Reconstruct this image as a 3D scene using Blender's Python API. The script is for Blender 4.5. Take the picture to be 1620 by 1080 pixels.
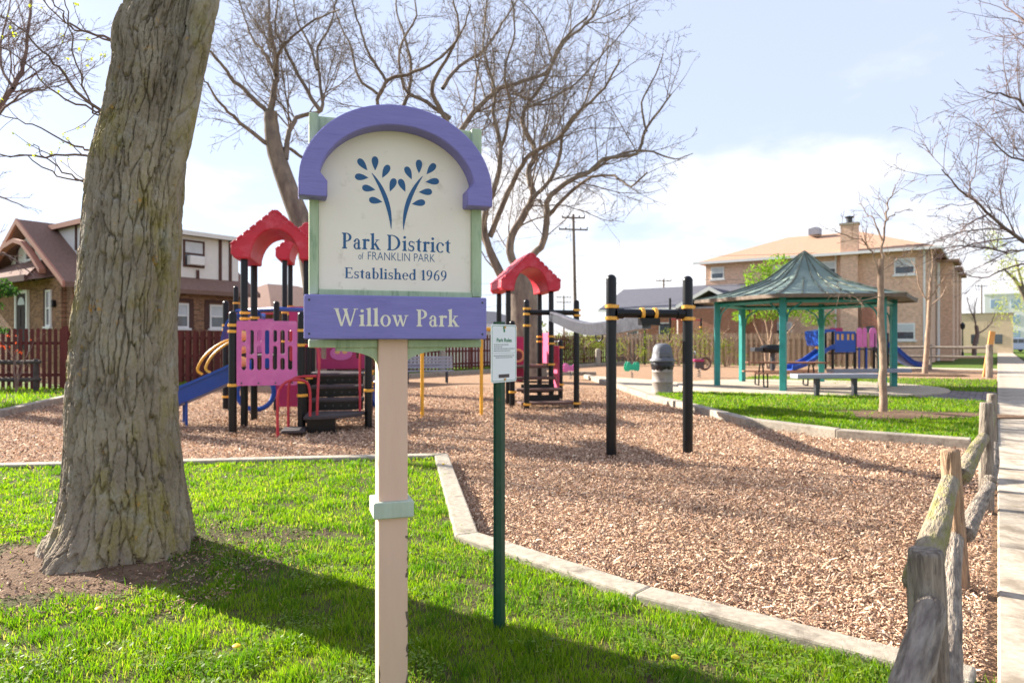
import bpy, bmesh, math, random
import numpy as np
from mathutils import Vector, Matrix

# ------------------------------------------------------------------ camera, sky, sun, exposure
for o in list(bpy.data.objects):
    bpy.data.objects.remove(o)
scene = bpy.context.scene
COL = scene.collection
R = math.radians
CAM_H = 1.5
cam_data = bpy.data.cameras.new('camera')
cam = bpy.data.objects.new('camera', cam_data)
COL.objects.link(cam)
cam.location = (0, 0, CAM_H)
cam.rotation_euler = (R(90), 0, 0)
cam_data.lens = 24
cam_data.sensor_width = 36
cam_data.clip_start = 0.05
cam_data.clip_end = 3000
cam_data.dof.use_dof = True
cam_data.dof.focus_distance = 3.1
cam_data.dof.aperture_fstop = 3.5
scene.camera = cam

SUN_EL = 27.0
SUN_DIR = Vector((-0.845, 0.535, 0)).normalized()      # horizontal direction towards the sun
SUN_AZ = math.atan2(SUN_DIR.x, SUN_DIR.y)               # clockwise from +Y
world = bpy.data.worlds.new('World')
scene.world = world
world.use_nodes = True
wn = world.node_tree
for n in list(wn.nodes):
    wn.nodes.remove(n)
w_out = wn.nodes.new('ShaderNodeOutputWorld')
w_bg = wn.nodes.new('ShaderNodeBackground')
w_bg.inputs['Strength'].default_value = 0.15
w_sky = wn.nodes.new('ShaderNodeTexSky')
w_sky.sky_type = 'NISHITA'
w_sky.sun_disc = False
w_sky.sun_elevation = R(SUN_EL)
w_sky.sun_rotation = SUN_AZ
w_sky.air_density = 1.0
w_sky.dust_density = 0.4
w_sky.ozone_density = 1.3
# clouds: noise on a flat layer overhead, the same over the whole sky, thicker towards the horizon
tc = wn.nodes.new('ShaderNodeTexCoord')
sep = wn.nodes.new('ShaderNodeSeparateXYZ')
wn.links.new(tc.outputs['Generated'], sep.inputs[0])
zmax = wn.nodes.new('ShaderNodeMath'); zmax.operation = 'MAXIMUM'; zmax.inputs[1].default_value = 0.0
wn.links.new(sep.outputs['Z'], zmax.inputs[0])
zadd = wn.nodes.new('ShaderNodeMath'); zadd.operation = 'ADD'; zadd.inputs[1].default_value = 0.22
wn.links.new(zmax.outputs[0], zadd.inputs[0])
vdiv = wn.nodes.new('ShaderNodeVectorMath'); vdiv.operation = 'DIVIDE'
wn.links.new(tc.outputs['Generated'], vdiv.inputs[0])
wn.links.new(zadd.outputs[0], vdiv.inputs[1])
cn = wn.nodes.new('ShaderNodeTexNoise')
cn.inputs['Scale'].default_value = 1.05
cn.inputs['Detail'].default_value = 8
cn.inputs['Roughness'].default_value = 0.52
cmap = wn.nodes.new('ShaderNodeMapping')
cmap.inputs['Location'].default_value = (7.0, 1.0, 4.0)
wn.links.new(vdiv.outputs[0], cmap.inputs['Vector'])
wn.links.new(cmap.outputs[0], cn.inputs['Vector'])
hz = wn.nodes.new('ShaderNodeMapRange')
hz.inputs['From Min'].default_value = 0.05; hz.inputs['From Max'].default_value = 0.36
hz.inputs['To Min'].default_value = 0.035; hz.inputs['To Max'].default_value = -0.10
wn.links.new(sep.outputs['Z'], hz.inputs['Value'])
cadd = wn.nodes.new('ShaderNodeMath'); cadd.operation = 'ADD'
wn.links.new(cn.outputs['Fac'], cadd.inputs[0]); wn.links.new(hz.outputs[0], cadd.inputs[1])
cr = wn.nodes.new('ShaderNodeMapRange'); cr.interpolation_type = 'SMOOTHSTEP'
cr.inputs['From Min'].default_value = 0.47; cr.inputs['From Max'].default_value = 0.62
wn.links.new(cadd.outputs[0], cr.inputs['Value'])
cmul = wn.nodes.new('ShaderNodeMath'); cmul.operation = 'MULTIPLY'; cmul.inputs[1].default_value = 0.85
wn.links.new(cr.outputs[0], cmul.inputs[0])
cmix = wn.nodes.new('ShaderNodeMix'); cmix.data_type = 'RGBA'
wn.links.new(cmul.outputs[0], cmix.inputs['Factor'])
veil = wn.nodes.new('ShaderNodeMix'); veil.data_type = 'RGBA'      # thin even cirrus veil over the whole sky
veil.inputs['Factor'].default_value = 0.88
veil.inputs['B'].default_value = (1.44, 1.57, 2.02, 1)
wn.links.new(w_sky.outputs[0], veil.inputs['A'])
wn.links.new(veil.outputs['Result'], cmix.inputs['A'])
cmix.inputs['B'].default_value = (2.75, 2.7, 2.7, 1)
wn.links.new(cmix.outputs['Result'], w_bg.inputs['Color'])
wn.links.new(w_bg.outputs[0], w_out.inputs['Surface'])

sun_data = bpy.data.lights.new('sun', 'SUN')
sun_data.energy = 5.0
sun_data.angle = R(0.53)
sun_data.color = (1.0, 0.93, 0.82)
sun = bpy.data.objects.new('sun', sun_data)
COL.objects.link(sun)
_d = Vector((SUN_DIR.x * math.cos(R(SUN_EL)), SUN_DIR.y * math.cos(R(SUN_EL)), math.sin(R(SUN_EL))))
sun.rotation_euler = _d.to_track_quat('Z', 'Y').to_euler()
sun.location = (-20, 12, 30)

vs = scene.view_settings
vs.view_transform = 'Standard'
vs.look = 'None'
vs.exposure = 1.74
vs.gamma = 1.0
vs.use_curve_mapping = False
scene.cycles.max_bounces = 8
scene.cycles.diffuse_bounces = 4
scene.cycles.transmission_bounces = 6
scene.cycles.transparent_max_bounces = 8
scene.cycles.use_denoising = True

# ------------------------------------------------------------------ measuring helpers
F = 1080.0
S_ANG = math.atan2(1080.0, 768.0)             # the direction the sidewalk runs in
SX, SY = math.cos(S_ANG), math.sin(S_ANG)
def P(a, b, z=0.0):
    """a metres along the sidewalk, b metres into the park from the sidewalk's edge"""
    return Vector((a * SX - b * SY, a * SY + b * SX, z))
def G(px, py, z=0.0):
    y = (CAM_H - z) * F / (py - 540.0)
    return Vector(((px - 810.0) / F * y, y, z))
def W(px, py, y):
    return Vector(((px - 810.0) / F * y, y, CAM_H - (py - 540.0) / F * y))
def srgb(r, g, b):
    def f(c):
        c /= 255.0
        return c / 12.92 if c <= 0.04045 else ((c + 0.055) / 1.055) ** 2.4
    return (f(r), f(g), f(b))

# ------------------------------------------------------------------ numpy noise
_rng = np.random.default_rng(7)
_PERM = np.concatenate([_rng.permutation(256)] * 3)
_GR = _rng.normal(size=(256, 3)); _GR /= np.linalg.norm(_GR, axis=1)[:, None]
def perlin(x, y, z):
    x = np.asarray(x, float); y = np.asarray(y, float); z = np.asarray(z, float)
    xi = np.floor(x).astype(int); yi = np.floor(y).astype(int); zi = np.floor(z).astype(int)
    xf, yf, zf = x - xi, y - yi, z - zi
    u, v, w = [t * t * t * (t * (t * 6 - 15) + 10) for t in (xf, yf, zf)]
    def g(dx, dy, dz):
        h = _PERM[_PERM[_PERM[(xi + dx) & 255] + ((yi + dy) & 255)] + ((zi + dz) & 255)]
        gr = _GR[h]
        return gr[..., 0] * (xf - dx) + gr[..., 1] * (yf - dy) + gr[..., 2] * (zf - dz)
    def l(a, b, t): return a + t * (b - a)
    return l(l(l(g(0, 0, 0), g(1, 0, 0), u), l(g(0, 1, 0), g(1, 1, 0), u), v),
             l(l(g(0, 0, 1), g(1, 0, 1), u), l(g(0, 1, 1), g(1, 1, 1), u), v), w) * 1.5
def fbm(x, y, z, o=4):
    s = 0; a = 0.5
    for i in range(o):
        s = s + a * perlin(x, y, z); x = x * 2.03 + 11.3; y = y * 2.03 + 4.7; z = z * 2.03 + 7.1; a *= 0.5
    return s

# ------------------------------------------------------------------ materials
MATS = {}
def mat(name, col, rough=0.6, var=0.0, scale=8.0, col2=None, metal=0.0, spec=0.5, bump=0.0, bscale=40.0,
        stretch=(1, 1, 1), wear=None, wear_amt=0.5, wear_scale=3.0, coat=0.0, trans=0.0, detail=6, per_object=0.0):
    if name in MATS:
        return MATS[name]
    m = bpy.data.materials.new(name); m.use_nodes = True
    nt = m.node_tree; ns, ln = nt.nodes, nt.links
    bsdf = ns['Principled BSDF']
    bsdf.inputs['Roughness'].default_value = rough
    bsdf.inputs['Metallic'].default_value = metal
    bsdf.inputs['Specular IOR Level'].default_value = spec
    if coat: bsdf.inputs['Coat Weight'].default_value = coat
    t = ns.new('ShaderNodeTexCoord')
    mp = ns.new('ShaderNodeMapping'); mp.inputs['Scale'].default_value = stretch
    ln.new(t.outputs['Object'], mp.inputs['Vector'])
    if col2 is None:
        col2 = tuple(max(0, c * (1 - var)) for c in col); col = tuple(min(1, c * (1 + var)) for c in col)
    nz = ns.new('ShaderNodeTexNoise'); nz.inputs['Scale'].default_value = scale
    nz.inputs['Detail'].default_value = detail; nz.inputs['Roughness'].default_value = 0.6
    ln.new(mp.outputs[0], nz.inputs['Vector'])
    rp = ns.new('ShaderNodeMapRange'); rp.inputs['From Min'].default_value = 0.32; rp.inputs['From Max'].default_value = 0.68
    ln.new(nz.outputs['Fac'], rp.inputs['Value'])
    mx = ns.new('ShaderNodeMix'); mx.data_type = 'RGBA'
    mx.inputs['A'].default_value = (*col2, 1); mx.inputs['B'].default_value = (*col, 1)
    ln.new(rp.outputs[0], mx.inputs['Factor'])
    out = mx.outputs['Result']
    if wear is not None:
        n2 = ns.new('ShaderNodeTexNoise'); n2.inputs['Scale'].default_value = wear_scale; n2.inputs['Detail'].default_value = 9
        n2.inputs['Roughness'].default_value = 0.7
        ln.new(mp.outputs[0], n2.inputs['Vector'])
        r2 = ns.new('ShaderNodeMapRange'); r2.inputs['From Min'].default_value = 0.60 - 0.2 * wear_amt; r2.inputs['From Max'].default_value = 0.72 - 0.15 * wear_amt
        ln.new(n2.outputs['Fac'], r2.inputs['Value'])
        m2 = ns.new('ShaderNodeMix'); m2.data_type = 'RGBA'
        ln.new(r2.outputs[0], m2.inputs['Factor']); ln.new(out, m2.inputs['A']); m2.inputs['B'].default_value = (*wear, 1)
        out = m2.outputs['Result']
    if per_object:
        oi = ns.new('ShaderNodeObjectInfo')
        r3 = ns.new('ShaderNodeMapRange'); r3.inputs['To Min'].default_value = 1 - per_object; r3.inputs['To Max'].default_value = 1 + per_object
        ln.new(oi.outputs['Random'], r3.inputs['Value'])
        hs = ns.new('ShaderNodeHueSaturation'); ln.new(r3.outputs[0], hs.inputs['Value']); ln.new(out, hs.inputs['Color'])
        out = hs.outputs['Color']
    ln.new(out, bsdf.inputs['Base Color'])
    if bump:
        nb = ns.new('ShaderNodeTexNoise'); nb.inputs['Scale'].default_value = bscale; nb.inputs['Detail'].default_value = 8
        ln.new(mp.outputs[0], nb.inputs['Vector'])
        b = ns.new('ShaderNodeBump'); b.inputs['Strength'].default_value = bump; b.inputs['Distance'].default_value = 0.02
        ln.new(nb.outputs['Fac'], b.inputs['Height']); ln.new(b.outputs[0], bsdf.inputs['Normal'])
    if trans:
        tr = ns.new('ShaderNodeBsdfTranslucent'); ln.new(out, tr.inputs['Color'])
        ms = ns.new('ShaderNodeMixShader'); ms.inputs[0].default_value = trans
        ln.new(bsdf.outputs[0], ms.inputs[1]); ln.new(tr.outputs[0], ms.inputs[2])
        ln.new(ms.outputs[0], ns['Material Output'].inputs['Surface'])
    MATS[name] = m
    return m

def attr_mat(name, rough=0.8, trans=0.0, spec=0.3, tint=(1, 1, 1)):
    """colour from the mesh's own point colours (each chip, blade or leaf has one)"""
    m = bpy.data.materials.new(name); m.use_nodes = True
    ns, ln = m.node_tree.nodes, m.node_tree.links
    bsdf = ns['Principled BSDF']; bsdf.inputs['Roughness'].default_value = rough; bsdf.inputs['Specular IOR Level'].default_value = spec
    a = ns.new('ShaderNodeAttribute'); a.attribute_name = 'Col'
    ln.new(a.outputs['Color'], bsdf.inputs['Base Color'])
    if trans:
        tr = ns.new('ShaderNodeBsdfTranslucent')
        mx = ns.new('ShaderNodeMix'); mx.data_type = 'RGBA'; mx.blend_type = 'MULTIPLY'; mx.inputs['Factor'].default_value = 1
        ln.new(a.outputs['Color'], mx.inputs['A']); mx.inputs['B'].default_value = (*tint, 1)
        ln.new(mx.outputs['Result'], tr.inputs['Color'])
        ms = ns.new('ShaderNodeMixShader'); ms.inputs[0].default_value = trans
        ln.new(bsdf.outputs[0], ms.inputs[1]); ln.new(tr.outputs[0], ms.inputs[2])
        ln.new(ms.outputs[0], ns['Material Output'].inputs['Surface'])
    MATS[name] = m
    return m

def brick_mat(name, c1, c2, mortar, bw=0.21, bh=0.075):
    m = bpy.data.materials.new(name); m.use_nodes = True
    ns, ln = m.node_tree.nodes, m.node_tree.links
    bsdf = ns['Principled BSDF']; bsdf.inputs['Roughness'].default_value = 0.9; bsdf.inputs['Specular IOR Level'].default_value = 0.2
    t = ns.new('ShaderNodeTexCoord'); sp = ns.new('ShaderNodeSeparateXYZ'); ln.new(t.outputs['Object'], sp.inputs[0])
    ad = ns.new('ShaderNodeMath'); ad.operation = 'ADD'; ln.new(sp.outputs['X'], ad.inputs[0]); ln.new(sp.outputs['Y'], ad.inputs[1])
    cb = ns.new('ShaderNodeCombineXYZ'); ln.new(ad.outputs[0], cb.inputs['X']); ln.new(sp.outputs['Z'], cb.inputs['Y'])
    br = ns.new('ShaderNodeTexBrick'); ln.new(cb.outputs[0], br.inputs['Vector'])
    br.inputs['Color1'].default_value = (*c1, 1); br.inputs['Color2'].default_value = (*c2, 1); br.inputs['Mortar'].default_value = (*mortar, 1)
    br.inputs['Scale'].default_value = 1; br.inputs['Brick Width'].default_value = bw; br.inputs['Row Height'].default_value = bh
    br.inputs['Mortar Size'].default_value = 0.008; br.inputs['Bias'].default_value = -0.1
    nz = ns.new('ShaderNodeTexNoise'); nz.inputs['Scale'].default_value = 5; nz.inputs['Detail'].default_value = 7; ln.new(cb.outputs[0], nz.inputs['Vector'])
    rp = ns.new('ShaderNodeMapRange'); rp.inputs['To Min'].default_value = 0.65; rp.inputs['To Max'].default_value = 1.35; ln.new(nz.outputs['Fac'], rp.inputs['Value'])
    hs = ns.new('ShaderNodeHueSaturation'); ln.new(rp.outputs[0], hs.inputs['Value']); ln.new(br.outputs['Color'], hs.inputs['Color'])
    ln.new(hs.outputs[0], bsdf.inputs['Base Color'])
    b = ns.new('ShaderNodeBump'); b.inputs['Strength'].default_value = 0.6; b.inputs['Distance'].default_value = 0.01; b.invert = True
    ln.new(br.outputs['Fac'], b.inputs['Height']); ln.new(b.outputs[0], bsdf.inputs['Normal'])
    MATS[name] = m
    return m

# ------------------------------------------------------------------ mesh helpers
def frames(pts):
    pts = [Vector(p) for p in pts]
    n = len(pts); tang = []
    for i in range(n):
        a = pts[max(0, i - 1)]; b = pts[min(n - 1, i + 1)]
        d = (b - a)
        tang.append(d.normalized() if d.length > 1e-9 else Vector((0, 0, 1)))
    up = Vector((0, 0, 1)) if abs(tang[0].z) < 0.9 else Vector((1, 0, 0))
    u = tang[0].cross(up).normalized(); out = []
    for t in tang:
        u = (u - t * u.dot(t))
        u = u.normalized() if u.length > 1e-6 else t.orthogonal().normalized()
        out.append((t, u, t.cross(u)))
    return pts, out

class MB:
    def __init__(self):
        self.v = []; self.f = []
    def add(self, vs_, fs_):
        o = len(self.v); self.v += [tuple(x) for x in vs_]; self.f += [tuple(i + o for i in f) for f in fs_]
        return self
    def box(self, x0, x1, y0, y1, z0, z1, rz=0.0, c=None, M=None):
        vs_ = [Vector((x, y, z)) for z in (z0, z1) for y in (y0, y1) for x in (x0, x1)]
        if rz or c:
            Mx = Matrix.Translation(c or (0, 0, 0)) @ Matrix.Rotation(rz, 4, 'Z'); vs_ = [Mx @ v for v in vs_]
        if M is not None: vs_ = [M @ v for v in vs_]
        return self.add(vs_, [(0, 2, 3, 1), (4, 5, 7, 6), (0, 1, 5, 4), (2, 6, 7, 3), (0, 4, 6, 2), (1, 3, 7, 5)])
    def tube(self, pts, r, n=12, cap=True, flat=None):
        pts, fr = frames(pts); k = len(pts)
        rr = r if isinstance(r, (list, tuple)) else [r] * k
        vs_ = []
        for p, (t, u, w), q in zip(pts, fr, rr):
            for i in range(n):
                a = 2 * math.pi * i / n
                vs_.append(p + u * (q * math.cos(a)) + w * (q * math.sin(a) * (flat or 1)))
        fs_ = [(j * n + i, j * n + (i + 1) % n, (j + 1) * n + (i + 1) % n, (j + 1) * n + i) for j in range(k - 1) for i in range(n)]
        if cap: fs_ += [tuple(range(n - 1, -1, -1)), tuple((k - 1) * n + i for i in range(n))]
        return self.add(vs_, fs_)
    def lathe(self, prof, c=(0, 0, 0), n=24, sx=1.0, sy=1.0):
        c = Vector(c); vs_ = []; k = len(prof)
        for r, z in prof:
            for i in range(n):
                a = 2 * math.pi * i / n
                vs_.append(c + Vector((r * sx * math.cos(a), r * sy * math.sin(a), z)))
        fs_ = [(j * n + i, j * n + (i + 1) % n, (j + 1) * n + (i + 1) % n, (j + 1) * n + i) for j in range(k - 1) for i in range(n)]
        fs_ += [tuple(range(n - 1, -1, -1)), tuple((k - 1) * n + i for i in range(n))]
        return self.add(vs_, fs_)
    def prism(self, poly, d0, d1, plane='xz', M=None):
        n = len(poly)
        def mk(p, d):
            v = {'xz': (p[0], d, p[1]), 'xy': (p[0], p[1], d), 'yz': (d, p[0], p[1])}[plane]
            v = Vector(v)
            return M @ v if M is not None else v
        vs_ = [mk(p, d0) for p in poly] + [mk(p, d1) for p in poly]
        fs_ = [tuple(range(n)), tuple(range(2 * n - 1, n - 1, -1))] + [(i, i + n, (i + 1) % n + n, (i + 1) % n) for i in range(n)]
        return self.add(vs_, fs_)
    def sphere(self, c, r, n=14, m=9, sx=1, sy=1, sz=1):
        prof = [(max(1e-4, r * math.sin(math.pi * j / m)), -r * sz * math.cos(math.pi * j / m)) for j in range(m + 1)]
        return self.lathe(prof, c, n, sx, sy)
    def torus(self, c, R0, r, axis='y', n=28, k=8, flat=1.0, a0=0.0, a1=2 * math.pi):
        c = Vector(c); pts = []
        closed = abs(a1 - a0 - 2 * math.pi) < 1e-6
        for i in range(n + (0 if closed else 1)):
            a = a0 + (a1 - a0) * i / n
            d = {'y': Vector((math.cos(a), 0, math.sin(a))), 'x': Vector((0, math.cos(a), math.sin(a))), 'z': Vector((math.cos(a), math.sin(a), 0))}[axis]
            ax = {'y': Vector((0, 1, 0)), 'x': Vector((1, 0, 0)), 'z': Vector((0, 0, 1))}[axis]
            for j in range(k):
                b = 2 * math.pi * j / k
                pts.append(c + d * (R0 + r * math.cos(b)) + ax * (r * flat * math.sin(b)))
        N = n if closed else n + 1; fs_ = []
        for i in range(n):
            for j in range(k):
                fs_.append((i * k + j, ((i + 1) % N) * k + j, ((i + 1) % N) * k + (j + 1) % k, i * k + (j + 1) % k))
        return self.add(pts, fs_)
    def mesh(self, name, m=None, smooth=40):
        me = bpy.data.meshes.new(name); me.from_pydata(self.v, [], self.f)
        bm = bmesh.new(); bm.from_mesh(me); bmesh.ops.recalc_face_normals(bm, faces=bm.faces); bm.to_mesh(me); bm.free()
        if smooth:
            me.polygons.foreach_set('use_smooth', [True] * len(me.polygons)); me.set_sharp_from_angle(angle=R(smooth))
        if m is not None: me.materials.append(m)
        return me
    def build(self, name, m, parent=None, smooth=40, bevel=0.0, seg=1):
        o = bpy.data.objects.new(name, self.mesh(name, m, smooth)); COL.objects.link(o)
        if parent is not None: o.parent = parent
        if bevel:
            b = o.modifiers.new('bevel', 'BEVEL'); b.width = bevel; b.segments = seg; b.limit_method = 'ANGLE'; b.angle_limit = R(40)
        return o

def link_mesh(name, me, parent=None, loc=None, rz=None):
    o = bpy.data.objects.new(name, me); COL.objects.link(o)
    if parent is not None: o.parent = parent
    if loc is not None: o.location = loc
    if rz is not None: o.rotation_euler = (0, 0, rz)
    return o
def tag(o, label=None, cat=None, group=None, kind=None):
    if label: o['label'] = label
    if cat: o['category'] = cat
    if group: o['group'] = group
    if kind: o['kind'] = kind
    return o
def thing(name, label, cat, loc=(0, 0, 0), rz=0.0, group=None):
    o = bpy.data.objects.new(name, None); COL.objects.link(o)
    o.location = loc; o.rotation_euler = (0, 0, rz); o.empty_display_size = 0.2
    return tag(o, label, cat, group)
def np_mesh(name, verts, tris, m, cols=None, parent=None, smooth=False):
    me = bpy.data.meshes.new(name)
    verts = np.ascontiguousarray(verts, dtype=np.float32); tris = np.ascontiguousarray(tris, dtype=np.int32)
    me.vertices.add(len(verts)); me.vertices.foreach_set('co', verts.ravel())
    nf = len(tris); k = tris.shape[1]
    me.loops.add(nf * k); me.loops.foreach_set('vertex_index', tris.ravel())
    me.polygons.add(nf); me.polygons.foreach_set('loop_start', np.arange(0, nf * k, k, dtype=np.int32))
    if smooth: me.polygons.foreach_set('use_smooth', np.ones(nf, dtype=bool))
    me.update(calc_edges=True)
    if cols is not None:
        ca = me.color_attributes.new('Col', 'FLOAT_COLOR', 'POINT')
        c4 = np.ones((len(verts), 4), dtype=np.float32); c4[:, :3] = cols
        ca.data.foreach_set('color', c4.ravel())
    me.materials.append(m)
    o = bpy.data.objects.new(name, me); COL.objects.link(o)
    if parent is not None: o.parent = parent
    return o
def curve_plate(outline, holes, depth, name, m, parent=None, bevel=0.0):
    """a flat plate with holes, drawn in local x-z, front at y=0, thickness to +y"""
    cu = bpy.data.curves.new('tmp', 'CURVE'); cu.dimensions = '2D'; cu.fill_mode = 'BOTH'; cu.extrude = depth / 2
    if bevel: cu.bevel_depth = bevel; cu.bevel_resolution = 1; cu.offset = -bevel
    for pl in [outline] + list(holes):
        sp_ = cu.splines.new('POLY'); sp_.points.add(len(pl) - 1); sp_.use_cyclic_u = True
        for q, p in zip(sp_.points, pl): q.co = (p[0], p[1], 0, 1)
    tmp = bpy.data.objects.new('tmp', cu); COL.objects.link(tmp)
    dg = bpy.context.evaluated_depsgraph_get()
    me = bpy.data.meshes.new_from_object(tmp.evaluated_get(dg))
    bpy.data.objects.remove(tmp); bpy.data.curves.remove(cu)
    me.transform(Matrix.Translation((0, depth / 2, 0)) @ Matrix.Rotation(R(90), 4, 'X'))
    me.materials.clear(); me.materials.append(m); me.name = name
    o = bpy.data.objects.new(name, me); COL.objects.link(o)
    if parent is not None: o.parent = parent
    return o
def copy_tree(o, parent=None):
    c = o.copy(); COL.objects.link(c); c.parent = parent
    for ch in list(o.children): copy_tree(ch, c)
    return c
def poly_sheet(name, pts, z, m, kind='structure', label=None, cat=None, thick=0.0):
    mb = MB(); mb.prism([(p[0], p[1]) for p in pts], z - max(thick, 0.0), z, 'xy') if thick else mb.add([(p[0], p[1], z) for p in pts], [tuple(range(len(pts)))])
    o = mb.build(name, m, smooth=0)
    if o.data.polygons[0].normal.z < 0 and not thick: o.data.flip_normals()
    return tag(o, label, cat, None, kind)
def inside(poly, xs, ys):
    r = np.zeros(len(xs), bool); n = len(poly); j = n - 1
    for i in range(n):
        xi, yi = poly[i][0], poly[i][1]; xj, yj = poly[j][0], poly[j][1]
        c = ((yi > ys) != (yj > ys)) & (xs < (xj - xi) * (ys - yi) / (yj - yi + 1e-12) + xi)
        r ^= c; j = i
    return r
def arc(cx, cy, rx, ry, a0, a1, n=16):
    return [(cx + rx * math.cos(R(a0 + (a1 - a0) * i / n)), cy + ry * math.sin(R(a0 + (a1 - a0) * i / n))) for i in range(n + 1)]
def round_rect(x0, z0, x1, z1, r, n=4):
    return (arc(x1 - r, z0 + r, r, r, -90, 0, n) + arc(x1 - r, z1 - r, r, r, 0, 90, n) + arc(x0 + r, z1 - r, r, r, 90, 180, n) + arc(x0 + r, z0 + r, r, r, 180, 270, n))

# ------------------------------------------------------------------ materials of the place
M_MULCH = mat('mulch', srgb(188, 154, 124), 0.95, scale=60, col2=srgb(120, 92, 72), bump=1.0, bscale=90, spec=0.1, wear=srgb(158, 130, 108), wear_amt=0.6, wear_scale=1.3)
M_SOIL = mat('lawn_soil', (0.085, 0.095, 0.028), 0.95, scale=9, col2=(0.075, 0.055, 0.034), bump=0.8, bscale=50, spec=0.1)
M_FARGRASS = mat('far_grass', (0.115, 0.17, 0.03), 0.95, scale=3, col2=(0.07, 0.11, 0.02), bump=0.6, bscale=60, spec=0.1)
M_DIRT = mat('bare_dirt', srgb(128, 105, 86), 0.95, scale=14, col2=srgb(92, 72, 57), bump=0.9, bscale=70, spec=0.1)
M_CONC = mat('concrete', srgb(178, 168, 152), 0.9, scale=26, col2=srgb(146, 136, 122), bump=0.35, bscale=160, spec=0.25, wear=srgb(120, 110, 98), wear_amt=0.35, wear_scale=5, per_object=0.07)
M_WALK = mat('sidewalk_concrete', srgb(194, 182, 165), 0.9, scale=18, col2=srgb(162, 150, 134), bump=0.25, bscale=200, spec=0.25, wear=srgb(138, 126, 110), wear_amt=0.45, wear_scale=2.5, per_object=0.10)
M_PAD = mat('pad_concrete', srgb(190, 176, 156), 0.9, scale=6, col2=srgb(168, 154, 136), bump=0.2, bscale=150, spec=0.25)
M_PAVER = mat('paver_brick', srgb(138, 128, 126), 0.9, scale=30, col2=srgb(112, 103, 102), bump=0.3, bscale=120, spec=0.2, per_object=0.16)
M_ASPH = mat('asphalt', (0.065, 0.064, 0.062), 0.9, var=0.25, scale=40, bump=0.3, bscale=200, spec=0.2)
M_TREE = mat('branch_bark', srgb(146, 126, 118), 0.95, scale=7, col2=srgb(104, 86, 82), bump=0.6, bscale=60, spec=0.1, stretch=(1, 1, 0.4))
M_TREE_Y = mat('mossy_branch_bark', srgb(150, 136, 120), 0.95, scale=5, col2=srgb(106, 94, 88), bump=0.6, bscale=60, spec=0.1, stretch=(1, 1, 0.4))
M_TREE_P = mat('pale_sapling_bark', srgb(176, 152, 130), 0.95, scale=12, col2=srgb(130, 108, 92), bump=0.4, bscale=60, spec=0.1, stretch=(1, 1, 0.4))
M_BLACK = mat('black_powder_coat', (0.006, 0.006, 0.007), 0.33, var=0.3, scale=15, spec=0.32)
M_YELLOW = mat('yellow_clamp_paint', srgb(232, 170, 62), 0.4, var=0.1, scale=20)
M_YELLOWP = mat('yellow_pipe_paint', srgb(236, 172, 44), 0.4, var=0.08, scale=12)
M_RED = mat('red_moulded_plastic', srgb(194, 36, 56), 0.5, var=0.1, scale=4, bump=0.08, bscale=120, wear=srgb(206, 74, 88), wear_amt=.45, wear_scale=3)
M_PINK = mat('pink_panel_plastic', srgb(202, 104, 166), 0.5, var=0.06, scale=5, wear=srgb(214, 130, 180), wear_amt=.35, wear_scale=4)
M_MAGENTA = mat('magenta_panel_plastic', srgb(170, 40, 96), 0.45, var=0.08, scale=5)
M_ROSE = mat('faded_rose_panel_plastic', srgb(214, 84, 124), 0.5, var=0.06, scale=5)
M_REDPIPE = mat('red_pipe_paint', srgb(178, 44, 60), 0.35, var=0.1, scale=12)
M_BLUE = mat('blue_slide_plastic', srgb(18, 72, 160), 0.35, var=0.08, scale=5)
M_DECK = mat('deck_rubber', srgb(66, 58, 58), 0.7, var=0.25, scale=20, bump=0.3, bscale=200)
M_DECKB = mat('brown_deck_rubber', srgb(96, 70, 60), 0.75, var=0.2, scale=20, bump=0.3, bscale=200)
M_TAN = mat('tan_plastic', srgb(216, 170, 112), 0.5, var=0.08, scale=8)
M_TEAL = mat('teal_paint', srgb(38, 136, 130), 0.4, var=0.12, scale=6)
M_GROOF = mat('green_metal_roof', srgb(132, 148, 136), 0.68, scale=2.5, col2=srgb(106, 124, 116), metal=0.0, wear=srgb(122, 138, 122), wear_amt=0.25, wear_scale=2)
M_GSEAM = mat('green_metal_seam', srgb(104, 122, 108), 0.5, scale=3, col2=srgb(94, 84, 66), metal=0.2)
M_FASCIA = mat('brown_fascia', srgb(116, 98, 82), 0.7, var=0.2, scale=12)
M_STEEL = mat('grey_track_steel', srgb(88, 90, 98), 0.36, var=0.25, scale=10, metal=0.6)
M_STEELD = mat('dark_steel', srgb(70, 72, 78), 0.4, var=0.2, scale=10, metal=0.7)
M_LILAC = mat('lilac_sign_paint', srgb(134, 127, 190), 0.62, scale=6, col2=srgb(126, 119, 182), stretch=(1, 1, 6), bump=0.12, bscale=18, wear=srgb(120, 112, 178), wear_amt=0.15, wear_scale=4)
M_SAGE = mat('sage_sign_paint', srgb(182, 198, 164), 0.65, scale=6, col2=srgb(164, 182, 146), stretch=(6, 1, 1), bump=0.15, bscale=20, wear=srgb(128, 152, 118), wear_amt=0.25, wear_scale=5)
M_SAGEB = mat('pale_sage_paint', srgb(186, 198, 178), 0.65, scale=6, col2=srgb(172, 184, 164), stretch=(6, 1, 1), bump=0.15, bscale=20)
M_CREAM = mat('cream_sign_paint', srgb(247, 237, 222), 0.7, scale=3, col2=srgb(241, 229, 212), bump=0.05, bscale=160, wear=srgb(208, 196, 176), wear_amt=0.15, wear_scale=7)
M_NAVY = mat('navy_letter_paint', srgb(40, 92, 138), 0.6, var=0.06, scale=20)
M_IVORY = mat('ivory_letter_paint', srgb(236, 228, 204), 0.6, var=0.04, scale=20)
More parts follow.
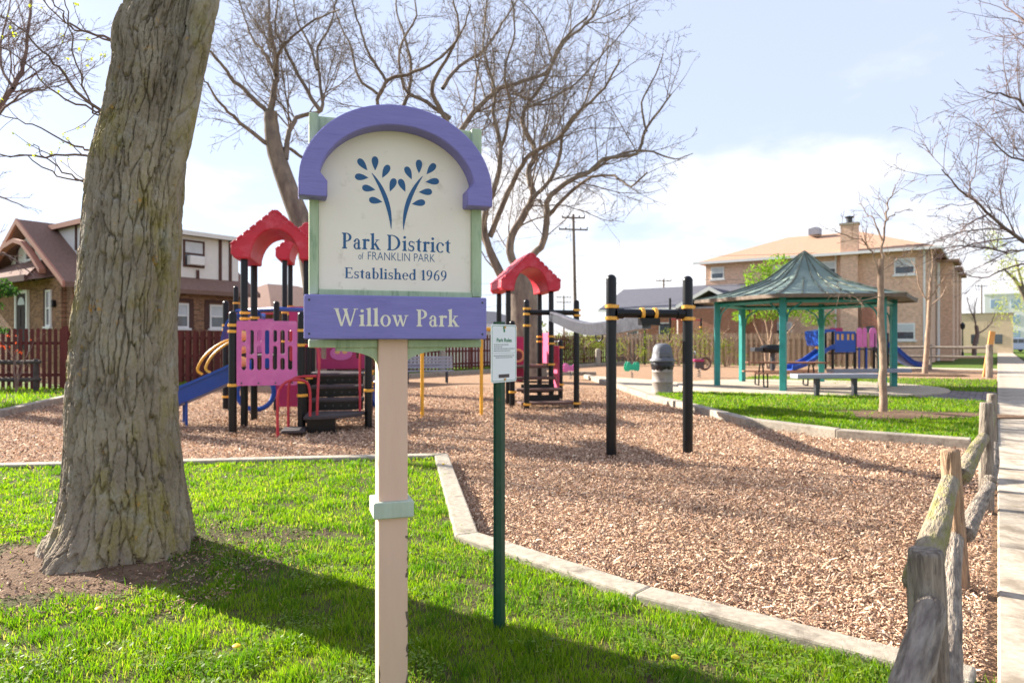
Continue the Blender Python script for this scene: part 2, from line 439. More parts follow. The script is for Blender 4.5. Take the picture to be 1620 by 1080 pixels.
M_POST = mat('tan_post_paint', srgb(228, 192, 168), 0.65, scale=5, col2=srgb(218, 180, 156), stretch=(1, 1, 0.15), bump=0.15, bscale=30, wear=srgb(206, 164, 142), wear_amt=0.2, wear_scale=4)
M_CHIPPED = mat('bare_grey_wood', srgb(112, 98, 84), 0.9, var=0.25, scale=30)
M_UPOST = mat('green_sign_post', srgb(10, 66, 50), 0.5, var=0.2, scale=12, wear=srgb(96, 62, 40), wear_amt=0.05, wear_scale=30)
M_WHITE = mat('white_sign_face', srgb(232, 236, 240), 0.4, var=0.01, scale=5)
M_INK = mat('grey_ink', srgb(96, 104, 108), 0.6, var=0.05)
M_GREENINK = mat('green_ink', srgb(44, 128, 84), 0.6, var=0.05)
M_BROWNINK = mat('brown_ink', srgb(78, 66, 68), 0.6, var=0.05)
M_FENCER = mat('red_brown_fence_stain', srgb(112, 52, 44), 0.85, scale=7, col2=srgb(84, 38, 34), stretch=(8, 8, 0.7), bump=0.3, bscale=20, per_object=0.18)
M_FENCEG = mat('weathered_fence_board', srgb(168, 148, 126), 0.9, scale=7, col2=srgb(118, 100, 84), stretch=(8, 8, 0.7), bump=0.3, bscale=20, per_object=0.2)
M_RAILD = mat('dark_fence_rail', srgb(88, 80, 74), 0.9, scale=7, col2=srgb(60, 54, 50), stretch=(1, 1, 1))
M_BRICKH = brick_mat('brown_house_brick', srgb(160, 116, 86), srgb(104, 70, 54), srgb(152, 136, 118))
M_BRICKB = brick_mat('buff_brick', srgb(230, 188, 160), srgb(208, 164, 138), srgb(220, 200, 180))
M_BRICKR = brick_mat('rose_brick', srgb(176, 110, 86), srgb(150, 90, 70), srgb(176, 156, 140))
M_STUCCO = mat('white_stucco', srgb(226, 224, 218), 0.9, var=0.04, scale=5, bump=0.15, bscale=90)
M_TIMBER = mat('dark_brown_timber', srgb(84, 56, 48), 0.8, var=0.15, scale=8)
M_BARGE = mat('pinkish_brown_trim', srgb(170, 118, 98), 0.75, var=0.1, scale=8)
M_SHING = mat('brown_shingles', srgb(150, 122, 110), 0.95, scale=22, col2=srgb(112, 90, 82), bump=0.8, bscale=40, stretch=(0.6, 0.6, 4), spec=0.1)
M_SHINGT = mat('tan_shingles', srgb(180, 148, 126), 0.95, scale=14, col2=srgb(158, 126, 106), bump=0.5, bscale=40, stretch=(0.6, 0.6, 4), spec=0.1)
M_SHINGG = mat('grey_shingles', srgb(108, 108, 116), 0.95, scale=18, col2=srgb(84, 84, 92), bump=0.5, bscale=40, stretch=(0.6, 0.6, 4), spec=0.1)
M_TRIM = mat('white_trim', srgb(228, 226, 222), 0.6, var=0.04, scale=6)
M_GLASS = mat('window_glass', (0.06, 0.075, 0.09), 0.06, var=0.25, scale=1.5, spec=0.8)
M_BLIND = mat('window_blind', srgb(198, 202, 204), 0.7, var=0.06, scale=4)
M_DOOR = mat('brown_door', srgb(44, 28, 28), 0.75, var=0.12, scale=6)
M_GREYP = mat('grey_plastic', srgb(96, 98, 104), 0.55, var=0.1, scale=7, bump=0.1, bscale=80)
M_DRUM = mat('grey_drum_paint', srgb(152, 142, 132), 0.6, var=0.08, scale=9, wear=srgb(120, 106, 96), wear_amt=0.25, wear_scale=5)
M_BAG = mat('black_bag', (0.014, 0.014, 0.018), 0.35, var=0.3, scale=10, bump=0.5, bscale=20)
M_BENCHG = mat('grey_bench_slat', srgb(150, 152, 162), 0.55, var=0.1, scale=10)
M_WOODT = mat('brown_picnic_plank', srgb(168, 118, 92), 0.8, scale=8, col2=srgb(136, 92, 72), stretch=(1, 8, 8))
M_POLE = mat('utility_pole_wood', srgb(112, 98, 90), 0.9, var=0.2, scale=5)
M_WIRE = mat('wire', (0.05, 0.05, 0.055), 0.6)
M_PEDAL = mat('teal_green_plastic', srgb(24, 168, 132), 0.45, var=0.1)
M_ORANGE = mat('orange_plank', srgb(224, 154, 84), 0.7, var=0.12, scale=8)
M_VAN = mat('white_van_paint', srgb(206, 216, 230), 0.3, var=0.02, coat=0.4)
M_TYRE = mat('tyre_rubber', (0.018, 0.018, 0.018), 0.85, var=0.2)
M_BEIGE = mat('beige_block_wall', srgb(214, 190, 160), 0.9, var=0.06, scale=3)
M_ATTR_CHIP = attr_mat('wood_chip', 0.9, spec=0.15)
M_ATTR_GRASS = attr_mat('grass_blade', 0.5, trans=0.5, spec=0.32, tint=(1.45, 1.6, 0.5))
M_ATTR_LEAF = attr_mat('leaf', 0.6, trans=0.45, spec=0.25, tint=(1.4, 1.5, 0.7))

# ------------------------------------------------------------------ ground, lawns, mulch, walks
mb = MB(); n = 48
mb.add([(900 * math.cos(2 * math.pi * i / n), 900 * math.sin(2 * math.pi * i / n), -0.06) for i in range(n)], [tuple(range(n))])
tag(mb.build('ground', M_FARGRASS, smooth=0), kind='structure')
poly_sheet('playground_ground', [P(-3, -0.05), P(43.2, -0.05), P(43.2, 22.9), P(9, 22.9), P(-3, 26)], 0.0, M_MULCH)

LAWN_F = [Vector((-26, 5.2)), Vector((-8.4, 7.3)), Vector((-0.85, 8.3)), Vector((-0.336, 4.9)), Vector((0.70, 3.79)), Vector((1.86, 2.86)), P(3.45, 0.005).xy, P(-8, 0.005).xy, Vector((-26, -10))]
LAWN_L = [Vector((-26, 5.2)), Vector((-8.4, 7.3)), Vector((-10.1, 13.5)), Vector((-11.6, 18.4)), P(43.0, 20.3).xy, P(43.0, 22.9).xy, P(9, 22.9).xy, Vector((-16.5, 21.2)), Vector((-40, 20)), Vector((-40, 5.2))]
KERB_R = [Vector((3.05, 28.0)), Vector((3.40, 22.0)), Vector((3.55, 17.4)), Vector((3.95, 14.6)), Vector((4.20, 11.95)), Vector((5.05, 10.55)), Vector((6.42, 9.55))]
LAWN_G = [Vector((4.15, 19.3)), Vector((3.62, 17.6)), Vector((3.95, 14.6)), Vector((4.20, 11.95)), Vector((5.05, 10.55)), Vector((6.42, 9.55)), P(11.7, 0.02).xy, P(19.7, 0.02).xy, P(20.3, 1.6).xy, Vector((9.3, 18.0)), Vector((6.9, 18.6)), Vector((5.4, 19.2))]
LAWN_B = [P(23.6, 0.02).xy, P(31.5, 0.02).xy, P(31.0, 3).xy, P(30, 6).xy, P(29.2, 8.3).xy, P(26, 8.0).xy, P(23.6, 1.2).xy]
def lawn_sheet(name, poly, z, step=None):
    xs = [p[0] for p in poly]; ys = [p[1] for p in poly]
    mb = MB(); mb.prism([(p[0], p[1]) for p in poly], -0.03, z, 'xy')
    return tag(mb.build(name, M_SOIL, smooth=0), kind='structure')
Z_LAWN = 0.09
lawn_sheet('front_lawn', LAWN_F, Z_LAWN)
lawn_sheet('side_lawn', LAWN_L, 0.07)
lawn_sheet('shelter_lawn', LAWN_G, 0.07)
lawn_sheet('back_lawn', LAWN_B, 0.05)
poly_sheet('parkway_lawn', [P(-8, -1.72), P(118, -1.72), P(118, -4.2), P(-8, -4.2)], 0.02, M_FARGRASS)
poly_sheet('road', [P(-20, -4.4), P(116, -4.4), P(116, -12), P(-20, -12)], -0.03, M_ASPH)
poly_sheet('cross_street', [P(114, 60), P(124, 60), P(124, -60), P(114, -60)], -0.02, M_ASPH)
poly_sheet('side_path', [P(42.6, 0.02), P(45, 0.02), P(45, 12), P(42.6, 12)], 0.03, M_PAD, thick=0.05)

# bare earth round the two saplings and beside the big trunk
def dirt_patch(name, c, rx, ry, z, seed):
    random.seed(seed); pts = []
    for i in range(40):
        a = 2 * math.pi * i / 40; k = 1 + 0.22 * math.sin(3 * a + seed) + 0.12 * math.sin(7 * a + seed * 2) + random.uniform(-.05, .05)
        pts.append((c[0] + rx * k * math.cos(a), c[1] + ry * k * math.sin(a)))
    mbp = MB(); mbp.add([(c[0], c[1], z + 0.03)] + [(x, y, z - .014) for x, y in pts], [(0, i + 1, (i + 1) % 40 + 1) for i in range(40)])
    tag(mbp.build(name, M_DIRT, smooth=60), kind='structure'); return pts
TREE_C = (-2.63, 4.62)
DIRT1 = dirt_patch('dirt_patch', (7.9, 13.35), 1.7, 0.85, 0.078, 2)
DIRT2 = dirt_patch('dirt_patch', (18.3, 30.2), 1.9, 0.9, 0.058, 5)
DIRT3 = dirt_patch('dirt_patch', (-2.9, 4.2), 0.95, 0.62, Z_LAWN + 0.006, 9)

# concrete kerb blocks
def kerb(poly, w, ztop, seed, step=2.4, zb=-0.1):
    root = bpy.data.objects.new('kerb', None); COL.objects.link(root); tag(root, kind='structure')
    random.seed(seed); pts = [Vector((p[0], p[1])) for p in poly]; L = []; n = len(pts)
    for i in range(n):
        d0 = (pts[i] - pts[i - 1]).normalized() if i else (pts[1] - pts[0]).normalized()
        d1 = (pts[i + 1] - pts[i]).normalized() if i < n - 1 else d0
        nn = Vector((-(d0 + d1).y, (d0 + d1).x)).normalized(); k = 1 / max(0.4, nn.dot(Vector((-d0.y, d0.x))))
        L.append((pts[i] + nn * (w / 2 * k), pts[i] - nn * (w / 2 * k)))
    for i in range(n - 1):
        ln_ = (pts[i + 1] - pts[i]).length; k = max(1, round(ln_ / step))
        for j in range(k):
            g0 = 0.004 / ln_ if j else 0.002 / ln_; t0, t1 = j / k + g0, (j + 1) / k - g0
            q = [L[i][0].lerp(L[i + 1][0], t0), L[i][0].lerp(L[i + 1][0], t1), L[i][1].lerp(L[i + 1][1], t1), L[i][1].lerp(L[i + 1][1], t0)]
            zt = ztop + random.uniform(-.007, .007)
            mbk = MB(); mbk.prism([(p.x, p.y) for p in q], zb, zt, 'xy'); mbk.build('kerb_block', M_CONC, root, smooth=0, bevel=0.014, seg=2)
    return root
kerb([(-14, 6.62), (-8.4, 7.3), (-0.86, 8.3), (-0.32, 4.86), (0.72, 3.75), (1.90, 2.80)], 0.17, 0.135, 1)
kerb([(-8.45, 7.5), (-10.15, 13.5), (-11.55, 18.3), P(8.9, 20.15).xy, P(42.8, 20.15).xy], 0.2, 0.15, 2, 3.0)
kerb(KERB_R, 0.22, 0.15, 3, 1.9)
kerb([P(24.6, 18.0).xy, P(27, 14.6).xy], 0.25, 0.16, 4, 2)

# sidewalk slabs, paver path, shelter pad, walk to the bin
walk = bpy.data.objects.new('sidewalk', None); COL.objects.link(walk); tag(walk, kind='structure')
mbk = MB(); mbk.box(0.006, 1.494, -1.6, -0.0, -0.08, 0.04); slab_me = mbk.mesh('sidewalk_slab', M_WALK, 0)
for i in range(-3, 40):
    o = link_mesh('sidewalk_slab', slab_me, walk, P(i * 1.5, 0), S_ANG)
    b = o.modifiers.new('bevel', 'BEVEL'); b.width = 0.012; b.segments = 1
poly_sheet('sidewalk_bed', [P(-5, 0.0), P(60, 0.0), P(60, -1.62), P(-5, -1.62)], 0.005, M_DIRT)
poly_sheet('far_sidewalk', [P(60, 0.0), P(116, 0.0), P(116, -1.6), P(60, -1.6)], 0.04, M_WALK)
GZ = Vector((9.25, 21.6, 0))
pad_pts = [(GZ.x + 3.95 * math.cos(2 * math.pi * i / 48), GZ.y + 3.75 * math.sin(2 * math.pi * i / 48)) for i in range(48)]
mbk = MB(); mbk.prism(pad_pts, -0.05, 0.10, 'xy'); tag(mbk.build('shelter_pad', M_PAD, smooth=0, bevel=0.015), kind='structure')
poly_sheet('bin_walk', [Vector((3.16, 27.7)), Vector((3.51, 22)), Vector((3.64, 18.6)), Vector((4.7, 19.0)), Vector((6.4, 19.8)), Vector((6.2, 23.6)), Vector((5.2, 25.9)), Vector((3.5, 28.6))], 0.06, M_PAD, thick=0.08)
path = bpy.data.objects.new('paver_path', None); COL.objects.link(path); tag(path, kind='structure')
poly_sheet('paver_bed', [P(19.65, 0.02), P(23.7, 0.02), P(23.7, 1.9), P(19.65, 1.9)], 0.03, M_DIRT, thick=0.05)
mbk = MB(); mbk.box(0.005, 0.295, 0.004, 0.146, -0.02, 0.055); pav_me = mbk.mesh('paver', M_PAVER, 0)
for i in range(14):
    for j in range(14):
        q = P(19.6 + i * 0.3, 0.02 + j * 0.15)
        if (q + Vector((0.1, 0.1, 0)) - GZ).length < 3.9: continue
        jog = random.uniform(-.004, .006)
        link_mesh('paver', pav_me, path, q + Vector((0, 0, jog)), S_ANG)

# ------------------------------------------------------------------ grass blades and wood chips
rng = np.random.default_rng(3)
def grass(name, label, poly, n, z, rmin, rmax, hmin, hmax, wid, wide=False, thin=None):
    k = int(n * 9); xs0 = [p[0] for p in poly]; ys0 = [p[1] for p in poly]
    r = np.exp(rng.uniform(np.log(rmin), np.log(rmax), k)); th = rng.uniform(-0.80, 0.80, k)
    if wide: th = np.where(rng.random(k) < .84, th, rng.uniform(-1.7, 1.3, k))
    x = r * np.sin(th); y = r * np.cos(th)
    ok = inside(poly, x, y)
    cl = fbm(x * 1.7, y * 1.7, x * 0 + 3.1, 3); cf = fbm(x * 6.5, y * 6.5, x * 0 + 1.1, 3)
    if thin is not None: ok &= rng.random(k) > thin(x, y)
    ok &= rng.random(k) < np.clip(0.66 + 0.8 * cl + 1.4 * cf, 0.12, 1)
    x, y, cl, r, cf = x[ok][:n], y[ok][:n], cl[ok][:n], r[ok][:n], cf[ok][:n]; n = len(x)
    tuft = np.clip(0.5 + 1.3 * fbm(x * 4.2, y * 4.2, x * 0 + 8, 2), 0, 1)
    h = rng.uniform(hmin, hmax, n) * (0.5 + 1.1 * tuft ** 1.5) ; a = rng.uniform(0, 2 * np.pi, n)
    lean = rng.uniform(0.15, 0.85, n) * h; b = rng.uniform(0, 2 * np.pi, n)
    w = wid * rng.uniform(0.7, 1.4, n) * np.clip(r / 4.0, 0.8, 3.0)
    dx, dy = np.cos(a) * w / 2, np.sin(a) * w / 2; lx, ly = np.cos(b) * lean, np.sin(b) * lean
    V = np.zeros((n, 5, 3))
    V[:, 0] = np.stack([x - dx, y - dy, np.full(n, z - .005)], 1); V[:, 1] = np.stack([x + dx, y + dy, np.full(n, z - .005)], 1)
    V[:, 2] = np.stack([x + dx * .8 + lx * .4, y + dy * .8 + ly * .4, z + h * .6], 1); V[:, 3] = np.stack([x - dx * .8 + lx * .4, y - dy * .8 + ly * .4, z + h * .6], 1)
    V[:, 4] = np.stack([x + lx, y + ly, z + h], 1)
    base = np.arange(n)[:, None] * 5
    T = np.concatenate([base + np.array([[0, 1, 2]]), base + np.array([[0, 2, 3]]), base + np.array([[3, 2, 4]])], 0)
    c = np.clip(0.5 + 1.0 * cl - 0.9 * cf + 0.5 * (.5 - tuft) + rng.normal(0, .36, n), 0, 1)[:, None]
    C = (1 - c) * np.array([[0.072, 0.170, 0.008]]) + c * np.array([[0.232, 0.335, 0.012]])
    dry = rng.random(n) < 0.05 + 0.10 * (cf < -.12); C[dry] = np.array([0.36, 0.31, 0.14])
    return tag(np_mesh(name, V.reshape(-1, 3), T, M_ATTR_GRASS, np.repeat(C, 5, 0)), label, 'grass', kind='stuff')
def thin_front(x, y):
    d = np.hypot((x + 2.85) / 1.0, (y - 4.22) / 0.66) - 0.82 - 0.75 * fbm(x * 2.6, y * 2.6, x * 0 + 1.5, 3)
    t = np.clip(1 - d / 0.22, 0, 1) * 0.965
    d2 = np.hypot((x - 0.1) / 0.8, (y - 3.45) / 0.28); t = np.maximum(t, np.clip(1.25 - d2, 0, 1) * 0.6 * (0.6 + fbm(x * 4, y * 4, x * 0, 2)))
    d3 = np.hypot((x + 1.9) / 0.6, (y - 4.9) / 0.25); t = np.maximum(t, np.clip(1.5 - d3, 0, 1) * 0.8)
    return t
def thin_dirt(poly):
    return lambda x, y: inside(poly, x, y) * 0.97
grass('lawn_grass', 'bright green spring grass of the lawn around the sign', LAWN_F, 245000, Z_LAWN, 1.8, 11, 0.012, 0.047, 0.0042, wide=True, thin=thin_front)
grass('shelter_grass', 'green grass between the kerb and the shelter pad', LAWN_G, 46000, 0.07, 9.5, 21, 0.03, 0.07, 0.0052, thin=thin_dirt(DIRT1))
grass('side_grass', 'green grass strip along the red brown fence', LAWN_L, 30000, 0.07, 10, 40, 0.05, 0.10, 0.006)
grass('back_grass', 'green grass beyond the paver path', LAWN_B, 22000, 0.05, 18, 34, 0.04, 0.09, 0.005, thin=thin_dirt(DIRT2))

CHIP_ZONE = [(-8.3, 7.45), (-0.74, 8.42), (-0.22, 4.95), (0.80, 3.86), (2.0, 2.9), tuple(P(11.4, 0.02).xy), (6.3, 9.45), (4.95, 10.4), (4.06, 11.9), (3.8, 14.6), (3.4, 17.4), (3.25, 22), (2.9, 28), tuple(P(36, 19.9).xy), tuple(P(9.2, 19.9).xy), (-11.3, 18.2), (-10, 13.5)]
PAL = np.array([srgb(206, 168, 138), srgb(186, 146, 116), srgb(160, 120, 94), srgb(196, 156, 134), srgb(128, 94, 74), srgb(92, 66, 54), srgb(222, 192, 164), srgb(150, 128, 112), srgb(172, 122, 88), srgb(70, 52, 46)])
def chips(name, label, poly, n, rmin, rmax, l0, l1, z0=0.0, tone=1.0):
    k = int(n * 3.2); r = np.exp(rng.uniform(np.log(rmin), np.log(rmax), k)); th = rng.uniform(-0.8, 0.8, k)
    x = r * np.sin(th); y = r * np.cos(th); ok = inside(poly, x, y); x, y, r = x[ok][:n], y[ok][:n], r[ok][:n]; n = len(x)
    L = rng.uniform(l0, l1, n) * rng.choice([0.4, 0.8, 1.1, 2.1], n, p=[.36, .34, .23, .07]); w = rng.uniform(0.0045, 0.0115, n) * np.clip(r / 5, 1, 2.6); t = rng.uniform(0.003, 0.009, n)
    a = rng.uniform(0, 2 * np.pi, n); tilt = rng.normal(0, 0.42, n); roll = rng.normal(0, 0.7, n)
    ux, uy, uz = np.cos(a) * np.cos(tilt), np.sin(a) * np.cos(tilt), np.sin(tilt)
    vx, vy, vz = -np.sin(a) * np.cos(roll), np.cos(a) * np.cos(roll), np.sin(roll)
    U = np.stack([ux, uy, uz], 1) * (L / 2)[:, None]; Vv = np.stack([vx, vy, vz], 1) * (w / 2)[:, None]; N = np.zeros((n, 3)); N[:, 2] = t
    z = np.abs(uz) * L * 0.35 + rng.uniform(0.0, 0.030, n) + 0.014 * (1 + 2 * fbm(x * 1.3, y * 1.3, x * 0, 2)); Cc = np.stack([x, y, z], 1)
    Cc[:, 2] += z0
    V = np.stack([Cc - U - Vv * .6, Cc - U * .9 + Vv, Cc + U + Vv * .7, Cc + U * .92 - Vv, Cc + N], 1)
    base = np.arange(n)[:, None] * 5
    T = np.concatenate([base + np.array([q]) for q in ([0, 1, 4], [1, 2, 4], [2, 3, 4], [3, 0, 4])], 0)
    big = fbm(x * 0.5, y * 0.5, x * 0 + 5, 3); ci = rng.choice(len(PAL), n, p=[.13, .17, .16, .12, .12, .07, .06, .07, .07, .03])
    C = PAL[ci] * tone * (1.12 + 0.42 * rng.random(n) + 0.62 * big)[:, None]; g_ = C.mean(1, keepdims=True); C = (C * .74 + g_ * .26) * np.array([[0.92, 0.905, 0.82]])
    return tag(np_mesh(name, V.reshape(-1, 3), T, M_ATTR_CHIP, np.repeat(np.clip(C, 0.01, 0.9), 5, 0)), label, 'wood chips', kind='stuff')
chips('wood_chips', 'loose tan wood chips covering the playground', CHIP_ZONE, 208000, 2.8, 22, 0.012, 0.037)
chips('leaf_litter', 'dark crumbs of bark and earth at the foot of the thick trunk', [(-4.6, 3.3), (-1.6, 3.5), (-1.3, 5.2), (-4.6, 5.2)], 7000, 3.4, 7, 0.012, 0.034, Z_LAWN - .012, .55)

def weeds(poly, n):
    """low round clover and plantain leaves in patches between the blades"""
    k = n * 14; r = np.exp(rng.uniform(np.log(2.2), np.log(9), k)); th = rng.uniform(-.8, .8, k); x = r * np.sin(th); y = r * np.cos(th)
    pt = fbm(x * 2.2 + 40, y * 2.2, x * 0 + 2, 3); ok = inside(poly, x, y) & (pt > .06) & (rng.random(k) > thin_front(x, y)); x, y = x[ok][:n], y[ok][:n]; n = len(x)
    s_ = rng.uniform(.004, .011, n); a = rng.uniform(0, 2 * np.pi, n); tl = rng.normal(0, .35, n); z = Z_LAWN + rng.uniform(.012, .045, n); V = []
    for kx, ky in ((-1, 0), (-.5, .6), (.5, .65), (1.1, 0), (.5, -.65), (-.5, -.6)):
        ux = kx * s_; uy = ky * s_; V.append(np.stack([x + ux * np.cos(a) - uy * np.sin(a), y + ux * np.sin(a) + uy * np.cos(a), z + ux * np.sin(tl)], 1))
    V = np.stack(V, 1); base = np.arange(n)[:, None] * 6; T = np.concatenate([base + np.array([q]) for q in ([0, 2, 1], [0, 3, 2], [0, 4, 3], [0, 5, 4])], 0)
    t = rng.random(n)[:, None]; C = (1 - t) * np.array([[.10, .19, .02]]) + t * np.array([[.24, .33, .05]])
    return tag(np_mesh('lawn_weeds', V.reshape(-1, 3), T, M_ATTR_GRASS, np.repeat(C, 6, 0)), 'low clover leaves growing in patches in the front lawn', 'weeds', kind='stuff')
weeds(LAWN_F, 12000)

# ------------------------------------------------------------------ lettering: bold serif glyphs built from strokes
def _ring(cx, cy, ro, ri, a0=0, a1=360, n=26, sh=0.0):
    """list of quads between an outer and an inner ellipse (thick-thin stress)"""
    q = []
    for i in range(n):
        b0, b1 = R(a0 + (a1 - a0) * i / n), R(a0 + (a1 - a0) * (i + 1) / n)
        q.append([(cx + ro[0] * math.cos(b0), cy + ro[1] * math.sin(b0)), (cx + ro[0] * math.cos(b1), cy + ro[1] * math.sin(b1)),
                  (cx + sh + ri[0] * math.cos(b1), cy + ri[1] * math.sin(b1)), (cx + sh + ri[0] * math.cos(b0), cy + ri[1] * math.sin(b0))])
    return q
def _bar(x0, y0, x1, y1): return [[(x0, y0), (x1, y0), (x1, y1), (x0, y1)]]
def _pl(*p): return [list(p)]
def _disc(cx, cy, r): return [[(cx + r * math.cos(2 * math.pi * i / 14), cy + r * math.sin(2 * math.pi * i / 14)) for i in range(14)]]
def _foot(x0, x1, y=0.0, t=0.045):   # bracketed slab serif under a stem x0..x1
    return _pl((x0 - .075, y), (x1 + .075, y), (x1 + .075, y + t), (x1, y + t + .05), (x0, y + t + .05), (x0 - .075, y + t))
def _flag(x0, x1, y):                # slanted top serif of lower-case stems
    return _pl((x0 - .085, y - .075), (x0 - .07, y - .045), (x1, y + .02), (x1, y - .1), (x0, y - .12))
S = 0.165
XH = 0.66
def glyph(c):
    if c == 'P':
        return _bar(.10, .03, .10 + S, .97) + _foot(.10, .10 + S) + _pl((.02, 1), (.3, 1), (.3, .955), (.245, .94), (.1, .9), (.02, .955)) + _ring(.27, .725, (.34, .275), (.185, .225), -90, 90), .66
    if c == 'D':
        return _bar(.10, .03, .10 + S, .97) + _pl((.02, 1), (.34, 1), (.34, .95), (.1, .9), (.02, .955)) + _pl((.02, 0), (.34, 0), (.34, .05), (.1, .1), (.02, .045)) + _ring(.30, .5, (.57, .5), (.40, .45), -90, 90, 30), .95
    if c == 'E':
        return _bar(.10, .03, .10 + S, .97) + _pl((.02, 1), (.64, 1), (.66, .78), (.62, .78), (.55, .94), (.1, .94), (.02, .96)) + _pl((.02, 0), (.67, 0), (.70, .25), (.66, .25), (.58, .06), (.1, .06), (.02, .04)) + _bar(.2, .485, .48, .54) + _pl((.46, .4), (.5, .4), (.5, .625), (.46, .625), (.44, .54), (.44, .485)), .74
    if c == 'W':
        q = []
        for x in (0.06, .50):
            q += _pl((x, .97), (x + .17, .97), (x + .40, .0), (x + .29, .0)) + _pl((x + .31, .0), (x + .39, .0), (x + .64, .97), (x + .575, .97))
        for x in (.0, .46, 1.02): q += _bar(x, .955, x + .27 if x < 1 else x + .24, 1.0)
        return q, 1.27
    w0 = .09
    if c == 'o': return _ring(.31, .32, (.28, .345), (.14, .29)), .62
    if c == 'c': return _ring(.31, .32, (.28, .345), (.14, .295), 42, 318) + _disc(.49, .50, .07), .56
    if c == 'e': return _ring(.30, .32, (.27, .345), (.135, .29), 0, 318) + _bar(.15, .345, .56, .395), .58
    if c == 'a':
        return _bar(.30, .04, .30 + .13, .46) + _ring(.255, .46, (.175, .205), (.06, .155), 0, 165) + _disc(.115, .485, .065) + _ring(.23, .19, (.19, .21), (.075, .15), 60, 330) + _pl((.3, .33), (.3, .40), (.2, .385), (.16, .345)) + _pl((.32, .0), (.42, -.015), (.53, .07), (.51, .10), (.43, .07), (.32, .12)), .53
    if c == 'r': return _bar(w0, .03, w0 + S, .6) + _foot(w0, w0 + S) + _flag(w0, w0 + S, .665) + _ring(.36, .42, (.16, .24), (.13, .13), 70, 175, 12) + _disc(.41, .585, .078), .48
    if c == 'i': return _bar(w0, .03, w0 + S, .6) + _foot(w0, w0 + S) + _flag(w0, w0 + S, .665) + _disc(w0 + S / 2, .875, .09), .34
    if c == 'l': return _bar(w0, .03, w0 + S, 1.0) + _foot(w0, w0 + S) + _flag(w0, w0 + S, 1.05), .34
    if c == 'k': return _bar(w0, .03, w0 + S, 1.0) + _foot(w0, w0 + S) + _flag(w0, w0 + S, 1.05) + _pl((.22, .30), (.25, .25), (.49, .60), (.43, .62)) + _pl((.27, .34), (.38, .43), (.62, .03), (.46, .03)) + _bar(.40, 0, .68, .045) + _bar(.34, .61, .59, .655), .66
    if c == 'h': return _bar(w0, .03, w0 + S, 1.0) + _foot(w0, w0 + S) + _flag(w0, w0 + S, 1.05) + _bar(.44, .03, .44 + S, .46) + _foot(.44, .44 + S) + _ring(.40, .42, (.185, .245), (.06, .165), 0, 150, 16), .69
    if c == 'b': return _bar(w0, .0, w0 + S, 1.0) + _flag(w0, w0 + S, 1.05) + _ring(.34, .32, (.27, .345), (.13, .285), -165, 165), .64
    if c == 'd': return _bar(.42, .03, .42 + S, 1.0) + _flag(.42, .42 + S, 1.05) + _pl((.42, 0), (.64, .02), (.64, .065), (.42, .12)) + _ring(.30, .32, (.27, .345), (.13, .285), 15, 345), .66
    if c == 't': return _bar(.13, .10, .13 + S, .72) + _pl((.13, .72), (.275, .72), (.275, .88), (.20, .78)) + _bar(.03, .60, .40, .66) + _ring(.30, .15, (.17, .165), (.03, .10), 180, 300, 12), .43
    if c == 's': return _ring(.235, .475, (.185, .19), (.085, .135), 30, 265, 18) + _ring(.235, .185, (.20, .20), (.09, .135), -150, 88, 18) + _pl((.21, .375), (.10, .40), (.26, .24), (.38, .30)) + _pl((.40, .47), (.435, .47), (.425, .64), (.39, .64)) + _pl((.03, .2), (.065, .2), (.075, .02), (.035, .02)), .47
    if c == 'w':
        q = []
        for x in (0.05, .36): q += _pl((x, .63), (x + .15, .63), (x + .30, 0), (x + .20, 0)) + _pl((x + .215, 0), (x + .28, 0), (x + .46, .63), (x + .40, .63))
        for x in (.0, .31, .68): q += _bar(x, .61, x + .22, .655)
        return q, .92
    if c == '1': return _bar(.15, .03, .15 + S, .95) + _foot(.15, .15 + S) + _pl((.05, .86), (.05, .82), (.16, .84), (.295, 1.0), (.24, 1.0)), .44
    if c == '6': return _ring(.31, .30, (.26, .315), (.13, .26)) + _ring(.56, .36, (.51, .66), (.38, .58), 100, 185, 16), .62
    if c == '9': return _ring(.30, .68, (.26, .315), (.13, .26)) + _ring(.05, .62, (.51, .66), (.38, .58), -80, 5, 16), .62
    return [], .34
def serif_text(txt, u0, z0, cap, width, y_front, name, m, parent, upright=1.0):
    tot = sum(glyph(c)[1] + .03 for c in txt); sx = width / (tot * cap); x = 0
    for c in txt:
        qs, adv = glyph(c); mbt = MB()
        for k, q in enumerate(qs):
            yy = y_front - 0.0006 - 0.00002 * (k % 13)
            mbt.add([(u0 + (x + px) * cap * sx, yy, z0 + pz * cap) for px, pz in q], [tuple(range(len(q)))])
        x += adv + .03
        if qs: mbt.build(name, m, parent, smooth=0)
def sans_text(txt, u0, z0, size, width, y_front, name, m, parent, bold=0.0):
    cu = bpy.data.curves.new('tmp', 'FONT'); cu.body = txt; cu.size = 1.0; cu.offset = bold
    tmp = bpy.data.objects.new('tmp', cu); COL.objects.link(tmp)
    me = bpy.data.meshes.new_from_object(tmp.evaluated_get(bpy.context.evaluated_depsgraph_get()))
    bpy.data.objects.remove(tmp); bpy.data.curves.remove(cu)
    xs = [v.co.x for v in me.vertices]; x0, x1 = min(xs), max(xs); sx = width / (x1 - x0)
    for v in me.vertices: v.co = Vector((u0 + (v.co.x - x0) * sx, y_front - 0.0006, z0 + v.co.y * size))
    me.materials.clear(); me.materials.append(m)
    return tag(link_mesh(name, me, parent), kind='stuff')

